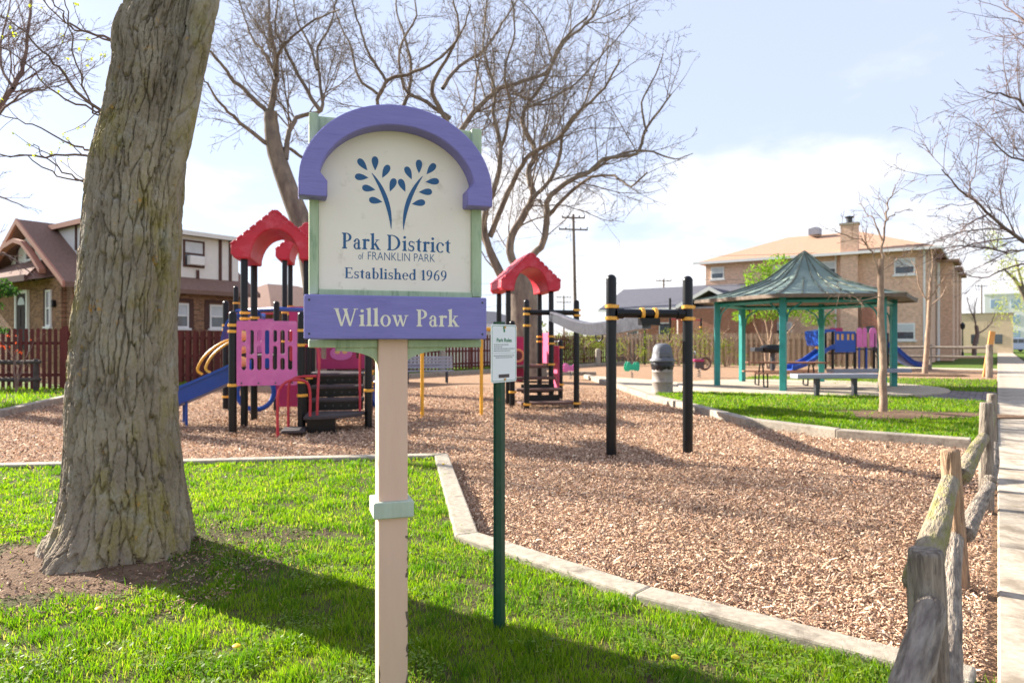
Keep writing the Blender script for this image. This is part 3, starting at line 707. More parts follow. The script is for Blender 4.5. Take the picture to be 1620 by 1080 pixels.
# ------------------------------------------------------------------ the park sign
SIGN_A = R(18.0); SIGN_P = Vector((-0.4453, 2.60, 0))
def on_sign(px, py, dy=0.0):
    """local (u, z) on the sign's face for a point measured in the photograph"""
    r = (px - 810.0) / F; c, s = math.cos(SIGN_A), math.sin(SIGN_A)
    ox, oy = SIGN_P.x - s * dy, SIGN_P.y + c * dy
    u = (oy * r - ox) / (c - s * r)
    return u, CAM_H - (py - 540.0) / F * (oy + s * u)
sign = thing('park_sign', 'lilac, sage and cream wooden park sign on a tan post, in front of the playground', 'sign', SIGN_P, SIGN_A)
bz0 = on_sign(625, 536.5)[1]; bz1 = on_sign(625, 468)[1]; bu0 = on_sign(481, 500)[0]; bu1 = on_sign(770, 500)[0]
mb = MB(); mb.box(-0.0565, 0.0565, 0.046, 0.160, 0.0, bz1 - 0.02); post = mb.build('post', M_POST, sign, smooth=0, bevel=0.006, seg=2)
zc0, zc1 = on_sign(628, 817, .05)[1], on_sign(628, 791, .05)[1]
mb = MB(); mb.box(-0.077, 0.077, 0.025, 0.181, zc0, zc1); mb.build('post_collar', M_SAGEB, sign, smooth=0, bevel=0.004)
random.seed(4); mb = MB()      # chipped paint along the post's right edge
for zc, h in ((0.66, .05), (0.60, .035), (0.735, .02), (0.42, .06), (0.30, .05), (0.16, .09)):
    pts = [(0.0565 - random.uniform(0, .012), zc + h * (i / 5 - .5)) for i in range(6)]
    mb = MB(); mb.add([(p[0], 0.0452, p[1]) for p in pts] + [(0.0562, 0.0452, zc + h / 2), (0.0562, 0.0452, zc - h / 2)], [tuple(range(8))]); mb.build('chipped_paint', M_CHIPPED, post, smooth=0)
for zc, h in ((0.22, .07), (0.12, .04)):
    pts = [(-0.0565 + random.uniform(0, .007), zc + h * (i / 5 - .5)) for i in range(6)]
    mb = MB(); mb.add([(p[0], 0.0452, p[1]) for p in pts] + [(-0.0562, 0.0452, zc + h / 2), (-0.0562, 0.0452, zc - h / 2)], [tuple(range(8))]); mb.build('chipped_paint', M_CHIPPED, post, smooth=0)

mb = MB(); mb.box(bu0, bu1, 0.0, 0.045, bz0, bz1); board = mb.build('name_board', M_LILAC, sign, smooth=0, bevel=0.004)
for sx_ in (bu0 + .018, bu1 - .018):
    for sz_ in (bz0 + .02, bz1 - .02):
        mb = MB(); mb.tube([(sx_, .001, sz_), (sx_, -.0012, sz_)], .0042, 10); mb.build('screw', M_STEELD, board)
t0 = on_sign(528, 515); t1 = on_sign(727, 515); cz0 = on_sign(625, 516)[1]; cz1 = on_sign(625, 489)[1]
serif_text('Willow Park', t0[0], cz0, cz1 - cz0, t1[0] - t0[0], 0.0, 'letter', M_IVORY, board)
fu0 = on_sign(489, 400, .06)[0]; fu1 = on_sign(761.5, 400, .06)[0]; pu0 = on_sign(504, 400, .06)[0]; pu1 = on_sign(746, 400, .06)[0]
ftop = on_sign(489, 178, .06)[1]; pz0 = on_sign(625, 460, .06)[1]
mb = MB(); mb.box(fu0 + .002, fu1 - .002, 0.0705, 0.20, bz0 - 0.006, ftop - .004); box_ = mb.build('sign_box', M_SAGE, sign, smooth=0, bevel=0.008, seg=2)
for a, b_ in ((fu0, pu0), (pu1, fu1)):
    mb = MB(); mb.box(a, b_, 0.052, 0.0835, pz0 - .02, ftop); mb.build('frame_stile', M_SAGE, sign, smooth=0, bevel=0.004)
mb = MB(); mb.box(pu0 + .001, pu1 - .001, 0.050, 0.0832, bz1 - 0.03, pz0); mb.build('frame_rail', M_SAGE, sign, smooth=0, bevel=0.003)
for a, b_ in ((fu0, -0.0575), (0.0575, fu1)):
    mb = MB(); mb.box(a, b_, 0.060, 0.19, on_sign(625, 549.5, .06)[1], bz0 - 0.001); mb.build('sill', M_SAGE, sign, smooth=0, bevel=0.003)
for s in (-1, 1):
    w_ = 0.155; z1_ = on_sign(625, 549.5, .06)[1] - .001
    pl = [(s * 0.0575, z1_), (s * (0.0575 + w_), z1_), (s * (0.0575 + w_), z1_ - .012)] + [(s * (0.0575 + w_ - (w_ - .0) * math.sin(R(9 * i))), z1_ - .012 - .05 * (1 - math.cos(R(9 * i)))) for i in range(1, 11)]
    mb = MB(); mb.prism(pl, 0.075, 0.135); mb.build('bracket', M_SAGE, sign, smooth=0)
# arch
au0, au1 = on_sign(472, 310, -.02)[0], on_sign(779.5, 325, -.02)[0]; ac = (au0 + au1) / 2; ar = (au1 - au0) / 2
az_top = on_sign(623, 164.5, -.02)[1]; az_bot = on_sign(625, 318, -.02)[1]; ry = az_top - az_bot - 0.055
zc_ = az_bot + 0.055; ri = ar - 0.072; foot_in = ar - 0.102
outer = [(ac - ar, az_bot)] + [(ac + ar * math.cos(R(180 - 4.5 * i)), zc_ + ry * math.sin(R(180 - 4.5 * i))) for i in range(41)] + [(ac + ar, az_bot)]
inner = [(ac + foot_in, az_bot), (ac + foot_in, zc_ + 0.004)] + [(ac + ri * math.cos(R(4.5 * i)), zc_ + (ry - .078) * math.sin(R(4.5 * i))) for i in range(2, 39)] + [(ac - foot_in, zc_ + 0.004), (ac - foot_in, az_bot)]
loop = outer + inner; yf, yb = -0.018, 0.0665; mb = MB(); no = len(outer); ni = len(inner)
def strip(mb, A, B, f0, f1):
    k = min(len(A), len(B))
A = [(ac - ar, az_bot), (ac - ar, zc_)] + outer[2:-2] + [(ac + ar, zc_), (ac + ar, az_bot)]
inn = [(ac - foot_in, az_bot), (ac - foot_in, zc_ + .004)] + [(ac + ri * math.cos(R(180 - 4.5 * i)), zc_ + (ry - .078) * math.sin(R(180 - 4.5 * i))) for i in range(2, 39)] + [(ac + foot_in, zc_ + .004), (ac + foot_in, az_bot)]
A = [(ac - ar, az_bot), (ac - ar, zc_ + .004)] + [(ac + ar * math.cos(R(180 - 4.5 * i)), zc_ + ry * math.sin(R(180 - 4.5 * i))) for i in range(2, 39)] + [(ac + ar, zc_ + .004), (ac + ar, az_bot)]
k = len(A)
vs_ = [(p[0], y, p[1]) for y in (yf, yb) for pl in (A, inn) for p in pl]
fs_ = []
for i in range(k - 1):
    fs_ += [(i, i + 1, k + i + 1, k + i), (2 * k + i, 3 * k + i, 3 * k + i + 1, 2 * k + i + 1), (i, 2 * k + i, 2 * k + i + 1, i + 1), (k + i, k + i + 1, 3 * k + i + 1, 3 * k + i)]
fs_ += [(0, k, 3 * k, 2 * k), (k - 1, 2 * k - 1 + 0 * k, 4 * k - 1, 3 * k - 1)]
mb.add(vs_, fs_); mb.build('arch', M_LILAC, sign, smooth=30, bevel=0.004)
pc, pr_ = (pu0 + pu1) / 2, (pu1 - pu0) / 2 - .0015
mb = MB(); mb.prism([(pc - pr_, pz0 + .001), (pc + pr_, pz0 + .001)] + [(pc + pr_ * math.cos(R(a)), zc_ + (ry - .035) * math.sin(R(a))) for a in range(0, 181, 6)], 0.068, 0.0838); panel = mb.build('panel', M_CREAM, sign, smooth=0)
# emblem: two curved stems with drop-shaped leaves
def z1(x, y): return on_sign(440 + x / 2.455, 140 + y / 2.455, .068)
mb = MB(); yy = 0.0672
def leaf_drop(tip, end, w):
    a = Vector(z1(*tip)); b = Vector(z1(*end)); d = b - a; L = d.length; d.normalize(); n_ = Vector((-d.y, d.x)); pts = []
    for i in range(20):
        t = i / 20 * 2 * math.pi
        x = L * (0.5 - 0.5 * math.cos(t)); hw = w * math.sin(t) * (math.sin(t / 2) ** 1.2)
        pts.append(a + d * x + n_ * hw)
    mb = MB(); mb.add([(p.x, yy, p.y) for p in pts], [tuple(range(20))]); mb.build('emblem_leaf', M_NAVY, panel, smooth=0)
for tip, end in (((347, 319), (311, 274)), ((377, 319), (376, 264)), ((404, 348), (430, 298)), ((434, 401), (453, 350)), ((351, 347), (298, 342)), ((378, 394), (326, 384)), ((405, 441), (353, 431)),
                 ((547, 330), (547, 277)), ((576, 334), (610, 293)), ((519, 354), (496, 304)), ((494, 402), (472, 352)), ((572, 363), (625, 360)), ((546, 403), (598, 401)), ((519, 449), (571, 441))):
    leaf_drop(tip, end, 0.0175)
def stem_leaf(p0, c, p1, w):
    pts = []
    for i in range(15):
        t = i / 14; q = Vector(p0).lerp(Vector(c), t).lerp(Vector(c).lerp(Vector(p1), t), t); d = (Vector(c) - Vector(p0)).lerp(Vector(p1) - Vector(c), t).normalized()
        pts.append((q, Vector((-d.y, d.x)) * w * (0.12 + math.sin(math.pi * min(1, t * 1.02)) ** 0.8 * 0.9)))
    L_ = [z1(*(q + n_)) for q, n_ in pts] + [z1(*(q - n_)) for q, n_ in reversed(pts)]
    mb = MB(); mb.add([(p[0], yy - .0001, p[1]) for p in L_], [tuple(range(len(L_)))]); mb.build('emblem_stem', M_NAVY, panel, smooth=0)
stem_leaf((364, 329), (436, 425), (439, 545), 8.5); stem_leaf((561, 341), (489, 430), (487, 548), 8.5)
def line_on(txt, x0, x1, ybase, ytop, name, fn, **kw):
    a = on_sign(x0, (ybase + ytop) / 2, .068); b = on_sign(x1, (ybase + ytop) / 2, .068); xm = (x0 + x1) / 2
    zb = on_sign(xm, ybase, .068)[1]; zt = on_sign(xm, ytop, .068)[1]
    return fn(txt, a[0], zb, zt - zb, b[0] - a[0], 0.068, name, M_NAVY, panel, **kw)
line_on('Park District', 540.5, 714, 396.5, 372, 'letter', serif_text)
line_on('Established 1969', 545, 708, 442, 425.5, 'letter', serif_text)
a = on_sign(567, 405, .068); b = on_sign(575, 405, .068)
zb = on_sign(628, 412.5, .068)[1]; zt = on_sign(628, 399.5, .068)[1]
sans_text('of', a[0], on_sign(570, 410, .068)[1], (zt - zb) * 1.15, b[0] - a[0], .068, 'lettering', M_NAVY, panel, bold=-0.006)
a = on_sign(582, 405, .068); b = on_sign(688, 405, .068)
sans_text('FRANKLIN PARK', a[0], zb, (zt - zb) / 0.70, b[0] - a[0], .068, 'lettering', M_NAVY, panel, bold=-0.010)

# ------------------------------------------------------------------ the park rules sign
RB = G(797, 995, Z_LAWN); RA = math.atan2(SY, SX)
rules = thing('rules_sign', 'small white park rules sign on a dark green steel post behind the lilac sign', 'sign', (RB.x, RB.y, 0), RA)
top = 1.5 + 31 / F * RB.y
mb = MB(); w_ = 0.030                       # hat-shaped channel section
sec = [(-.038, .012), (-.026, .012), (-.016, -.016), (.016, -.016), (.026, .012), (.038, .012), (.038, .0155), (.023, .0155), (.013, -.0125), (-.013, -.0125), (-.023, .0155), (-.038, .0155)]
mb.prism(sec, 0.0, top, 'xy', Matrix.Translation((0, 0.02, 0))); mb.build('post', M_UPOST, rules, smooth=0)
pw, ph = 0.105, 0.282; pz = top - .295
pl = curve_plate(round_rect(-pw, 0, pw, ph, .014), [], 0.003, 'plate', M_WHITE, rules); pl.location = (0, -0.0025, pz)
bo = curve_plate(round_rect(-pw + .006, .006, pw - .006, ph - .006, .011), [round_rect(-pw + .008, .008, pw - .008, ph - .008, .010)[::-1]], 0.0004, 'border_line', M_GREENINK, pl); bo.location = (0, -.0005, 0)
sans_text('Park Rules', -.062, .197, .026, .124, -.0003, 'lettering', M_GREENINK, pl, bold=0.02)
mb = MB(); random.seed(12)
for zz, xa, xb in ((.182, -.085, .035), (.172, -.085, -.015), (.162, -.085, .09), (.152, -.085, .05), (.128, -.085, .085), (.119, -.07, .07)):
    x = xa
    while x < xb:
        l_ = random.uniform(.006, .016); mb.add([(x, -.0008, zz), (min(x + l_, xb), -.0008, zz), (min(x + l_, xb), -.0008, zz + .0032), (x, -.0008, zz + .0032)], [(0, 1, 2, 3)]); x += l_ + .003
mb.add([(-.09, -.0008, .141), (.09, -.0008, .141), (.09, -.0008, .1418), (-.09, -.0008, .1418)], [(0, 1, 2, 3)])
tag(mb.build('small_print', M_INK, pl, smooth=0), kind='stuff')
mb = MB(); mb.add([(-.046, -.0008, .022), (.042, -.0008, .022), (.042, -.0008, .039), (-.046, -.0008, .039)], [(0, 1, 2, 3)]); mb.build('brown_strip', M_BROWNINK, pl, smooth=0)
mb = MB()
for cx_, cz_, r_ in ((-.004, .266, .006), (.0, .252, .007)): mb.add([(cx_ + r_ * math.cos(R(a)), -.0008, cz_ + r_ * 1.3 * math.sin(R(a))) for a in range(0, 360, 30)], [tuple(range(12))])
mb.build('emblem', M_GREENINK, pl, smooth=0)
mb = MB()
for z_ in (.268, .014): mb.tube([(.004, 0.0, z_), (.004, -.006, z_)], .006, 8)
mb.build('bolt', M_TAN, pl)

# ------------------------------------------------------------------ trees
def worley(x, y, z):
    xi, yi, zi = np.floor(x).astype(int), np.floor(y).astype(int), np.floor(z).astype(int)
    d1 = np.full(x.shape, 9.0); d2 = np.full(x.shape, 9.0); idn = np.zeros(x.shape); sl = np.zeros(x.shape)
    for dx in (-1, 0, 1):
        for dy in (-1, 0, 1):
            for dz in (-1, 0, 1):
                h = _PERM[_PERM[_PERM[(xi + dx) & 255] + ((yi + dy) & 255)] + ((zi + dz) & 255)]
                px = xi + dx + (h * 37 % 251) / 251; py = yi + dy + (h * 91 % 241) / 241; pz = zi + dz + (h * 53 % 239) / 239
                d = np.sqrt((x - px) ** 2 + (y - py) ** 2 + (z - pz) ** 2)
                nw = d < d1; d2 = np.where(nw, d1, np.minimum(d2, d)); d1 = np.where(nw, d, d1)
                idn = np.where(nw, (h * 17 % 97) / 97, idn); sl = np.where(nw, (z - pz) * ((h % 5) - 2) * .4 + (x - px) * ((h % 7) - 3) * .2, sl)
    return d1, d2, idn, sl
def bark_tube(pts, radii, n, m, name, mt, parent, depth=0.02, seed=0.0, flare=None, fx=5.0, fz=1.1, crackw=.10, lump=1.8, fine=.28):
    """a limb whose surface carries furrowed bark; pts/radii are resampled to m rings"""
    ps = np.array([tuple(p) for p in pts], float); t0 = np.linspace(0, 1, len(ps)); t1 = np.linspace(0, 1, m)
    def interp(a):      # smooth catmull-like: linear then a light blur
        v = np.interp(t1, t0, a); k = max(1, m // 40)
        if k > 1:
            pad = np.pad(v, k, mode='edge'); v = np.convolve(pad, np.ones(2 * k + 1) / (2 * k + 1), 'valid')
        return v
    C = np.stack([interp(ps[:, i]) for i in range(3)], 1); Rr = interp(np.array(radii, float))
    _, fr = frames([Vector(c) for c in C]); U = np.array([tuple(f[1]) for f in fr]); Wv = np.array([tuple(f[2]) for f in fr])
    th = np.linspace(0, 2 * np.pi, n, endpoint=False); ct, st = np.cos(th)[None, :], np.sin(th)[None, :]
    L = np.concatenate([[0], np.cumsum(np.linalg.norm(np.diff(C, axis=0), axis=1))])[:, None]
    D = ct[..., None] * U[:, None, :] + st[..., None] * Wv[:, None, :]
    Rm = Rr[:, None] * np.ones((1, n))
    if flare is not None: Rm = Rm * flare(C[:, 2][:, None] * np.ones((1, n)), np.arctan2(D[..., 1], D[..., 0]))
    rr = max(radii); X, Y, Z = ct * rr * fx + seed, st * rr * fx, L * fz * np.ones((1, n))
    wx = 0.75 * fbm(X * .9, Y * .9, Z * 1.8 + 5, 4); wy = 0.75 * fbm(X * .9 + 9, Y * .9, Z * 1.8 - 3, 4)
    f1, f2, idn, sl = worley(X + wx, Y + wy, Z + 0.35 * wx); g1, g2, idm, sl2 = worley((X + wx) * 2.3 + 7, (Y + wy) * 2.3, Z * 2.1)
    n3 = fbm(X * 5, Y * 5, Z * 5, 3); n4 = fbm(X * 0.3, Y * 0.3, Z * 0.4 + 2, 2)
    crack = np.exp(-((f2 - f1) / crackw) ** 2) * np.clip(.75 + 1.5 * fbm(X * .6, Y * .6, Z * .6, 2), .15, 1.2); crack2 = np.exp(-((g2 - g1) / crackw) ** 2)
    Rm = Rm + depth * (-1.7 * crack - fine * crack2 + 0.6 * (idn - .5) + 0.7 * sl + .6 * fine * (idm - .5) + 0.2 * n3) + lump * depth * n4
    V = C[:, None, :] + D * Rm[..., None]
    i = np.arange(m - 1)[:, None] * n; j = np.arange(n)[None, :]; j2 = (j + 1) % n
    Q = np.stack([i + j, i + j2, i + n + j2, i + n + j], -1).reshape(-1, 4)
    return np_mesh(name, V.reshape(-1, 3), Q, mt, parent=parent, smooth=True)

class Twigs:
    def __init__(self, seed): self.v = []; self.f = []; self.n = 0; self.rnd = random.Random(seed); self.tips = []
    def tube(self, pts, rs, k):
        ps, fr = frames(pts); base = self.n; vv = []
        for p, (t, u, w), r in zip(ps, fr, rs):
            for i in range(k):
                a = 2 * math.pi * i / k; vv.append(p + u * (r * math.cos(a)) + w * (r * math.sin(a)))
        self.v += vv; self.n += len(vv)
        for j in range(len(ps) - 1):
            for i in range(k):
                a, b = base + j * k + i, base + j * k + (i + 1) % k
                self.f.append((a, b, b + k, a + k))
    def grow(self, p, d, length, r, level, spec):
        rd = self.rnd; seg = spec['seg'][level]; k = max(3, int(length / seg)); pts = [Vector(p)]; d = Vector(d).normalized(); wob = spec['wob'][level]
        for i in range(k):
            d = (d + Vector((rd.gauss(0, wob), rd.gauss(0, wob), rd.gauss(0, wob) + spec['up'][level]))).normalized()
            pts.append(pts[-1] + d * (length / k))
        rs = [max(spec['rmin'], r * (1 - 0.72 * i / k)) for i in range(k + 1)]
        self.tube(pts, rs, 5 if level == 0 else (4 if level == 1 else 3)); self.tips.append(pts[-1])
        self.kids(pts, rs, length, level, spec)
    def kids(self, pts, rs, length, level, spec):
        if level >= spec['depth']: return
        rd = self.rnd; nk = int(length / spec['gap'][level] * rd.uniform(.8, 1.2)); k = len(pts) - 1
        for c in range(nk):
            t = rd.uniform(spec.get('t0', .18), 1.0) * k; i = min(k - 1, int(t)); q = pts[i].lerp(pts[i + 1], t - i); tg = (pts[i + 1] - pts[i]).normalized()
            ax = Vector((rd.gauss(0, 1), rd.gauss(0, 1) * spec.get('ydamp', 1), rd.gauss(0, 1))); side = (ax - tg * ax.dot(tg)).normalized()
            an = R(rd.uniform(*spec['ang'])); nd = tg * math.cos(an) + side * math.sin(an)
            Lk = length * rd.uniform(*spec['len']) * (1.15 - 0.55 * t / k); self.grow(q, nd, Lk, max(spec['rmin'], min(rs[i] * spec.get('rk', .55), .0065 * Lk + .003)), level + 1, spec)
    def limb(self, pts, r0, r1, spec, jit=0.05, kids=True):
        rd = self.rnd; P_ = [Vector(p) for p in pts]; out = []
        for i in range(len(P_) - 1):
            a = P_[max(0, i - 1)]; b = P_[i]; c = P_[i + 1]; e = P_[min(len(P_) - 1, i + 2)]
            for j in range(4):
                t = j / 4; q = 0.5 * ((2 * b) + (c - a) * t + (2 * a - 5 * b + 4 * c - e) * t * t + (3 * b - a - 3 * c + e) * t ** 3)
                out.append(q + Vector((rd.gauss(0, jit), rd.gauss(0, jit), rd.gauss(0, jit))) * (1 if i or j else 0))
        out.append(P_[-1]); k = len(out) - 1; rs = [r0 + (r1 - r0) * i / k for i in range(k + 1)]
        self.tube(out, rs, 9 if r0 > .1 else 6)
        if kids:
            L = sum((out[i + 1] - out[i]).length for i in range(k)); self.kids(out, rs, L, 0, spec)
        return out
    def build(self, name, m, parent):
        return np_mesh(name, np.array([tuple(v) for v in self.v]), np.array(self.f), m, parent=parent, smooth=True)

def leaf_cloud(name, centers, n, size, c0, c1, parent, seed, mt=None, flat=0.4):
    """n small folded leaves scattered about the given (centre, radius-vector) clumps"""
    rg = np.random.default_rng(seed); cs = np.array([tuple(c[0]) for c in centers]); rs = np.array([c[1] for c in centers], float)
    wgt = rs.prod(axis=1) ** (2 / 3); idx = rg.choice(len(cs), n, p=wgt / wgt.sum())
    d = rg.normal(size=(n, 3)); d /= np.linalg.norm(d, axis=1)[:, None]; rad = rg.uniform(0.25, 1.0, n) ** 0.5
    p = cs[idx] + d * rs[idx] * rad[:, None]
    a = rg.normal(size=(n, 3)); a /= np.linalg.norm(a, axis=1)[:, None]; b = np.cross(a, rg.normal(size=(n, 3))); b /= np.linalg.norm(b, axis=1)[:, None]
    s = size * rg.uniform(.6, 1.4, n)[:, None]; nn = np.cross(a, b)
    V = np.stack([p - a * s, p + b * s * flat + nn * s * .15, p + a * s, p - b * s * flat + nn * s * .15], 1)
    base = np.arange(n)[:, None] * 4; T = np.concatenate([base + np.array([[0, 1, 2]]), base + np.array([[0, 2, 3]])], 0)
    t = np.clip(rg.normal(.5, .28, n) , 0, 1)[:, None]; C = (1 - t) * np.array([c0]) + t * np.array([c1])
    return np_mesh(name, V.reshape(-1, 3), T, mt or M_ATTR_LEAF, np.repeat(C, 4, 0), parent=parent)

# --- the big trunk in front
M_BARK = mat('furrowed_bark', srgb(168, 155, 136), 0.95, scale=4.5, col2=srgb(122, 109, 94), bump=1.0, bscale=60, stretch=(1, 1, 0.5), spec=0.1, wear=srgb(136, 124, 66), wear_amt=0.5, wear_scale=2.4)
nt = M_BARK.node_tree                        # orange lichen specks
_b = nt.nodes['Principled BSDF']; _src = _b.inputs['Base Color'].links[0].from_socket
_n = nt.nodes.new('ShaderNodeTexNoise'); _n.inputs['Scale'].default_value = 9; _n.inputs['Detail'].default_value = 10; _n.inputs['Roughness'].default_value = .75
_t = nt.nodes.new('ShaderNodeTexCoord'); nt.links.new(_t.outputs['Object'], _n.inputs['Vector'])
_r = nt.nodes.new('ShaderNodeMapRange'); _r.inputs['From Min'].default_value = .61; _r.inputs['From Max'].default_value = .68; _r.inputs['To Max'].default_value = .75; nt.links.new(_n.outputs['Fac'], _r.inputs['Value'])
_m = nt.nodes.new('ShaderNodeMix'); _m.data_type = 'RGBA'; nt.links.new(_r.outputs[0], _m.inputs['Factor']); nt.links.new(_src, _m.inputs['A']); _m.inputs['B'].default_value = (*srgb(190, 136, 40), 1)
nt.links.new(_m.outputs['Result'], _b.inputs['Base Color'])
_n2 = nt.nodes.new('ShaderNodeTexNoise'); _n2.inputs['Scale'].default_value = 4.2; _n2.inputs['Detail'].default_value = 12; _n2.inputs['Roughness'].default_value = .72
_o = nt.nodes.new('ShaderNodeMapping'); _o.inputs['Location'].default_value = (5, 3, 1); nt.links.new(_t.outputs['Object'], _o.inputs['Vector']); nt.links.new(_o.outputs[0], _n2.inputs['Vector'])
_r2 = nt.nodes.new('ShaderNodeMapRange'); _r2.inputs['From Min'].default_value = .54; _r2.inputs['From Max'].default_value = .66; _r2.inputs['To Max'].default_value = .7; nt.links.new(_n2.outputs['Fac'], _r2.inputs['Value'])
_m2 = nt.nodes.new('ShaderNodeMix'); _m2.data_type = 'RGBA'; nt.links.new(_r2.outputs[0], _m2.inputs['Factor']); nt.links.new(_m.outputs['Result'], _m2.inputs['A']); _m2.inputs['B'].default_value = (*srgb(160, 156, 146), 1)
nt.links.new(_m2.outputs['Result'], _b.inputs['Base Color'])
TY = 4.62
prof = [(930, 66, 318), (880, 74, 310), (844, 92, 304), (800, 103, 294), (756, 107, 288), (700, 110, 279), (637, 110, 274), (531, 114, 272), (426, 124, 275), (317, 130, 276), (264, 134, 280), (225, 143, 284), (190, 152, 288), (140, 160, 294), (100, 168, 298), (62, 163, 299), (30, 176, 300), (0, 192, 303), (-60, 196, 308), (-120, 200, 318)]
tree = thing('shade_tree', 'thick furrowed tree trunk with mossy bark rising from the front lawn', 'tree', (TREE_C[0], TREE_C[1], 0))
pts = []; rad = []
for y_, l_, r_ in prof:
    c = W((l_ + r_) / 2, y_, TY); pts.append(Vector((c.x - TREE_C[0], 0.03 * max(0, c.z), c.z))); rad.append((r_ - l_) / 2 / F * TY * 0.945)
def flare(z, th):
    k = np.clip(1 - (z - 0.05) / 0.62, 0, 1) ** 2
    lob = 0.03 * np.cos(3 * th + 0.6) + 0.06 * np.cos(5 * th + 1.9) + 0.05 * np.cos(9 * th)
    front = 0.30 * np.exp(-((np.arctan2(np.sin(th + 1.78), np.cos(th + 1.78))) / 0.30) ** 2)
    return 1 + k * (lob + front * np.clip(1 - (z - .05) / .5, 0, 1) + 0.0)
bark_tube(pts, rad, 430, 600, 'trunk', M_BARK, tree, depth=0.020, seed=2.0, flare=flare, fx=12.5, fz=2.5, crackw=.072)
def TL(px, py, y): q = W(px, py, y); return Vector((q.x - TREE_C[0], q.y - TREE_C[1], q.z))
bark_tube([TL(252, 380, 4.64), TL(266, 290, 4.62), TL(281, 220, 4.62), TL(297, 140, 4.63), TL(311, 70, 4.64), TL(324, 0, 4.66), TL(345, -110, 4.75), TL(400, -300, 5.0)], [.04, .07, .078, .084, .086, .086, .09, .08], 120, 260, 'stem', M_BARK, tree, depth=0.013, seed=8.0, fx=12.5, fz=2.5, crackw=.072)
SPEC_BIG = dict(seg=[.5, .3, .18, .1], wob=[.10, .16, .2, .25], up=[.03, .03, .02, 0], rmin=.004, depth=3, gap=[.6, .35, .22], ang=(28, 62), len=(.28, .5), rk=.5)
tw = Twigs(5)
for e, r0 in (([TL(240, -90, 4.7), TL(200, -420, 4.6), TL(120, -800, 4.2), TL(0, -1250, 3.6)], .2), ([TL(290, -90, 4.8), TL(380, -500, 5.2), TL(460, -900, 6.0), TL(500, -1300, 6.6)], .19), ([TL(270, -100, 4.8), TL(270, -600, 5.6), TL(200, -1000, 6.8)], .16)):
    tw.limb(e, r0, .04, SPEC_BIG)
tw.build('branches', M_TREE, tree)
SP_T = dict(seg=[.16, .10, .06], wob=[.10, .16, .2], up=[.01, .03, .02], rmin=.0018, depth=2, gap=[.22, .14], ang=(25, 60), len=(.22, .45), rk=.55)
tw = Twigs(11)
for e, r0 in (([(160, 56), (120, 45), (95, 20), (75, -15)], .010), ([(162, 62), (110, 40), (70, 0), (40, -40)], .008), ([(152, 172), (110, 128), (78, 92), (38, 52), (-10, 12)], .013), ([(150, 176), (90, 148), (40, 100), (-20, 66)], .009), ([(136, 236), (98, 222), (40, 192), (-15, 178)], .009), ([(132, 246), (70, 246), (0, 244), (-30, 240)], .010), ([(131, 290), (88, 262), (52, 228)], .008), ([(131, 288), (80, 272), (40, 248), (-10, 250)], .007), ([(150, 178), (125, 120), (108, 40), (100, -20)], .008)):
    Ls = [TL(e[0][0] + 26, e[0][1] + 8, 4.62)] + [TL(x, y, 4.62 - 0.10 * i) for i, (x, y) in enumerate(e)]
    tw.limb(Ls, r0, .003, SP_T, jit=.008)
tw.build('twigs', M_TREE, tree)
random.seed(2); tips = random.sample(tw.tips, min(70, len(tw.tips)))
leaf_cloud('buds', [(t, (.012, .012, .012)) for t in tips], 300, .010, (0.35, 0.38, 0.03), (0.50, 0.52, 0.05), tree, 5)['kind'] = 'stuff'

# --- the two bare trees behind the playground: main limbs measured, smaller ones grown
SPEC = dict(seg=[.45, .30, .16, .10], wob=[.08, .11, .16, .22], up=[.03, .045, .04, .02], rmin=.0062, depth=3, gap=[.54, .30, .17], ang=(25, 65), len=(.24, .46), rk=.5, t0=.15)
def bare_tree(name, label, base_px, Y0, limbs, seed, m, spec=SPEC, group=None):
    b = Vector(((base_px - 810) / F * Y0, Y0, 0)); t = thing(name, label, 'tree', b, group=group); rd = random.Random(seed); tw = Twigs(seed); first = None
    for pts, w0, w1, dy, kids in limbs:
        k = len(pts) - 1; L_ = [W(x, y, Y0 + dy * (i / k) ** 1.3) - b for i, (x, y) in enumerate(pts)]
        if first is None:
            first = True; tk = Twigs(seed + 50); tk.limb(L_, w0 / 2 / F * Y0, w1 / 2 / F * Y0, spec, jit=.008, kids=False); tk.build('trunk', m, t)
        else: tw.limb(L_, w0 * .285 / F * Y0, w1 * .25 / F * Y0, spec, jit=.015, kids=kids)
    tw.build('crown', m, t); return t
def Z(x, y): return (300 + x / 2.7, y / 2.7)
def Y4(x, y): return (700 + x / 2.348, y / 2.348)
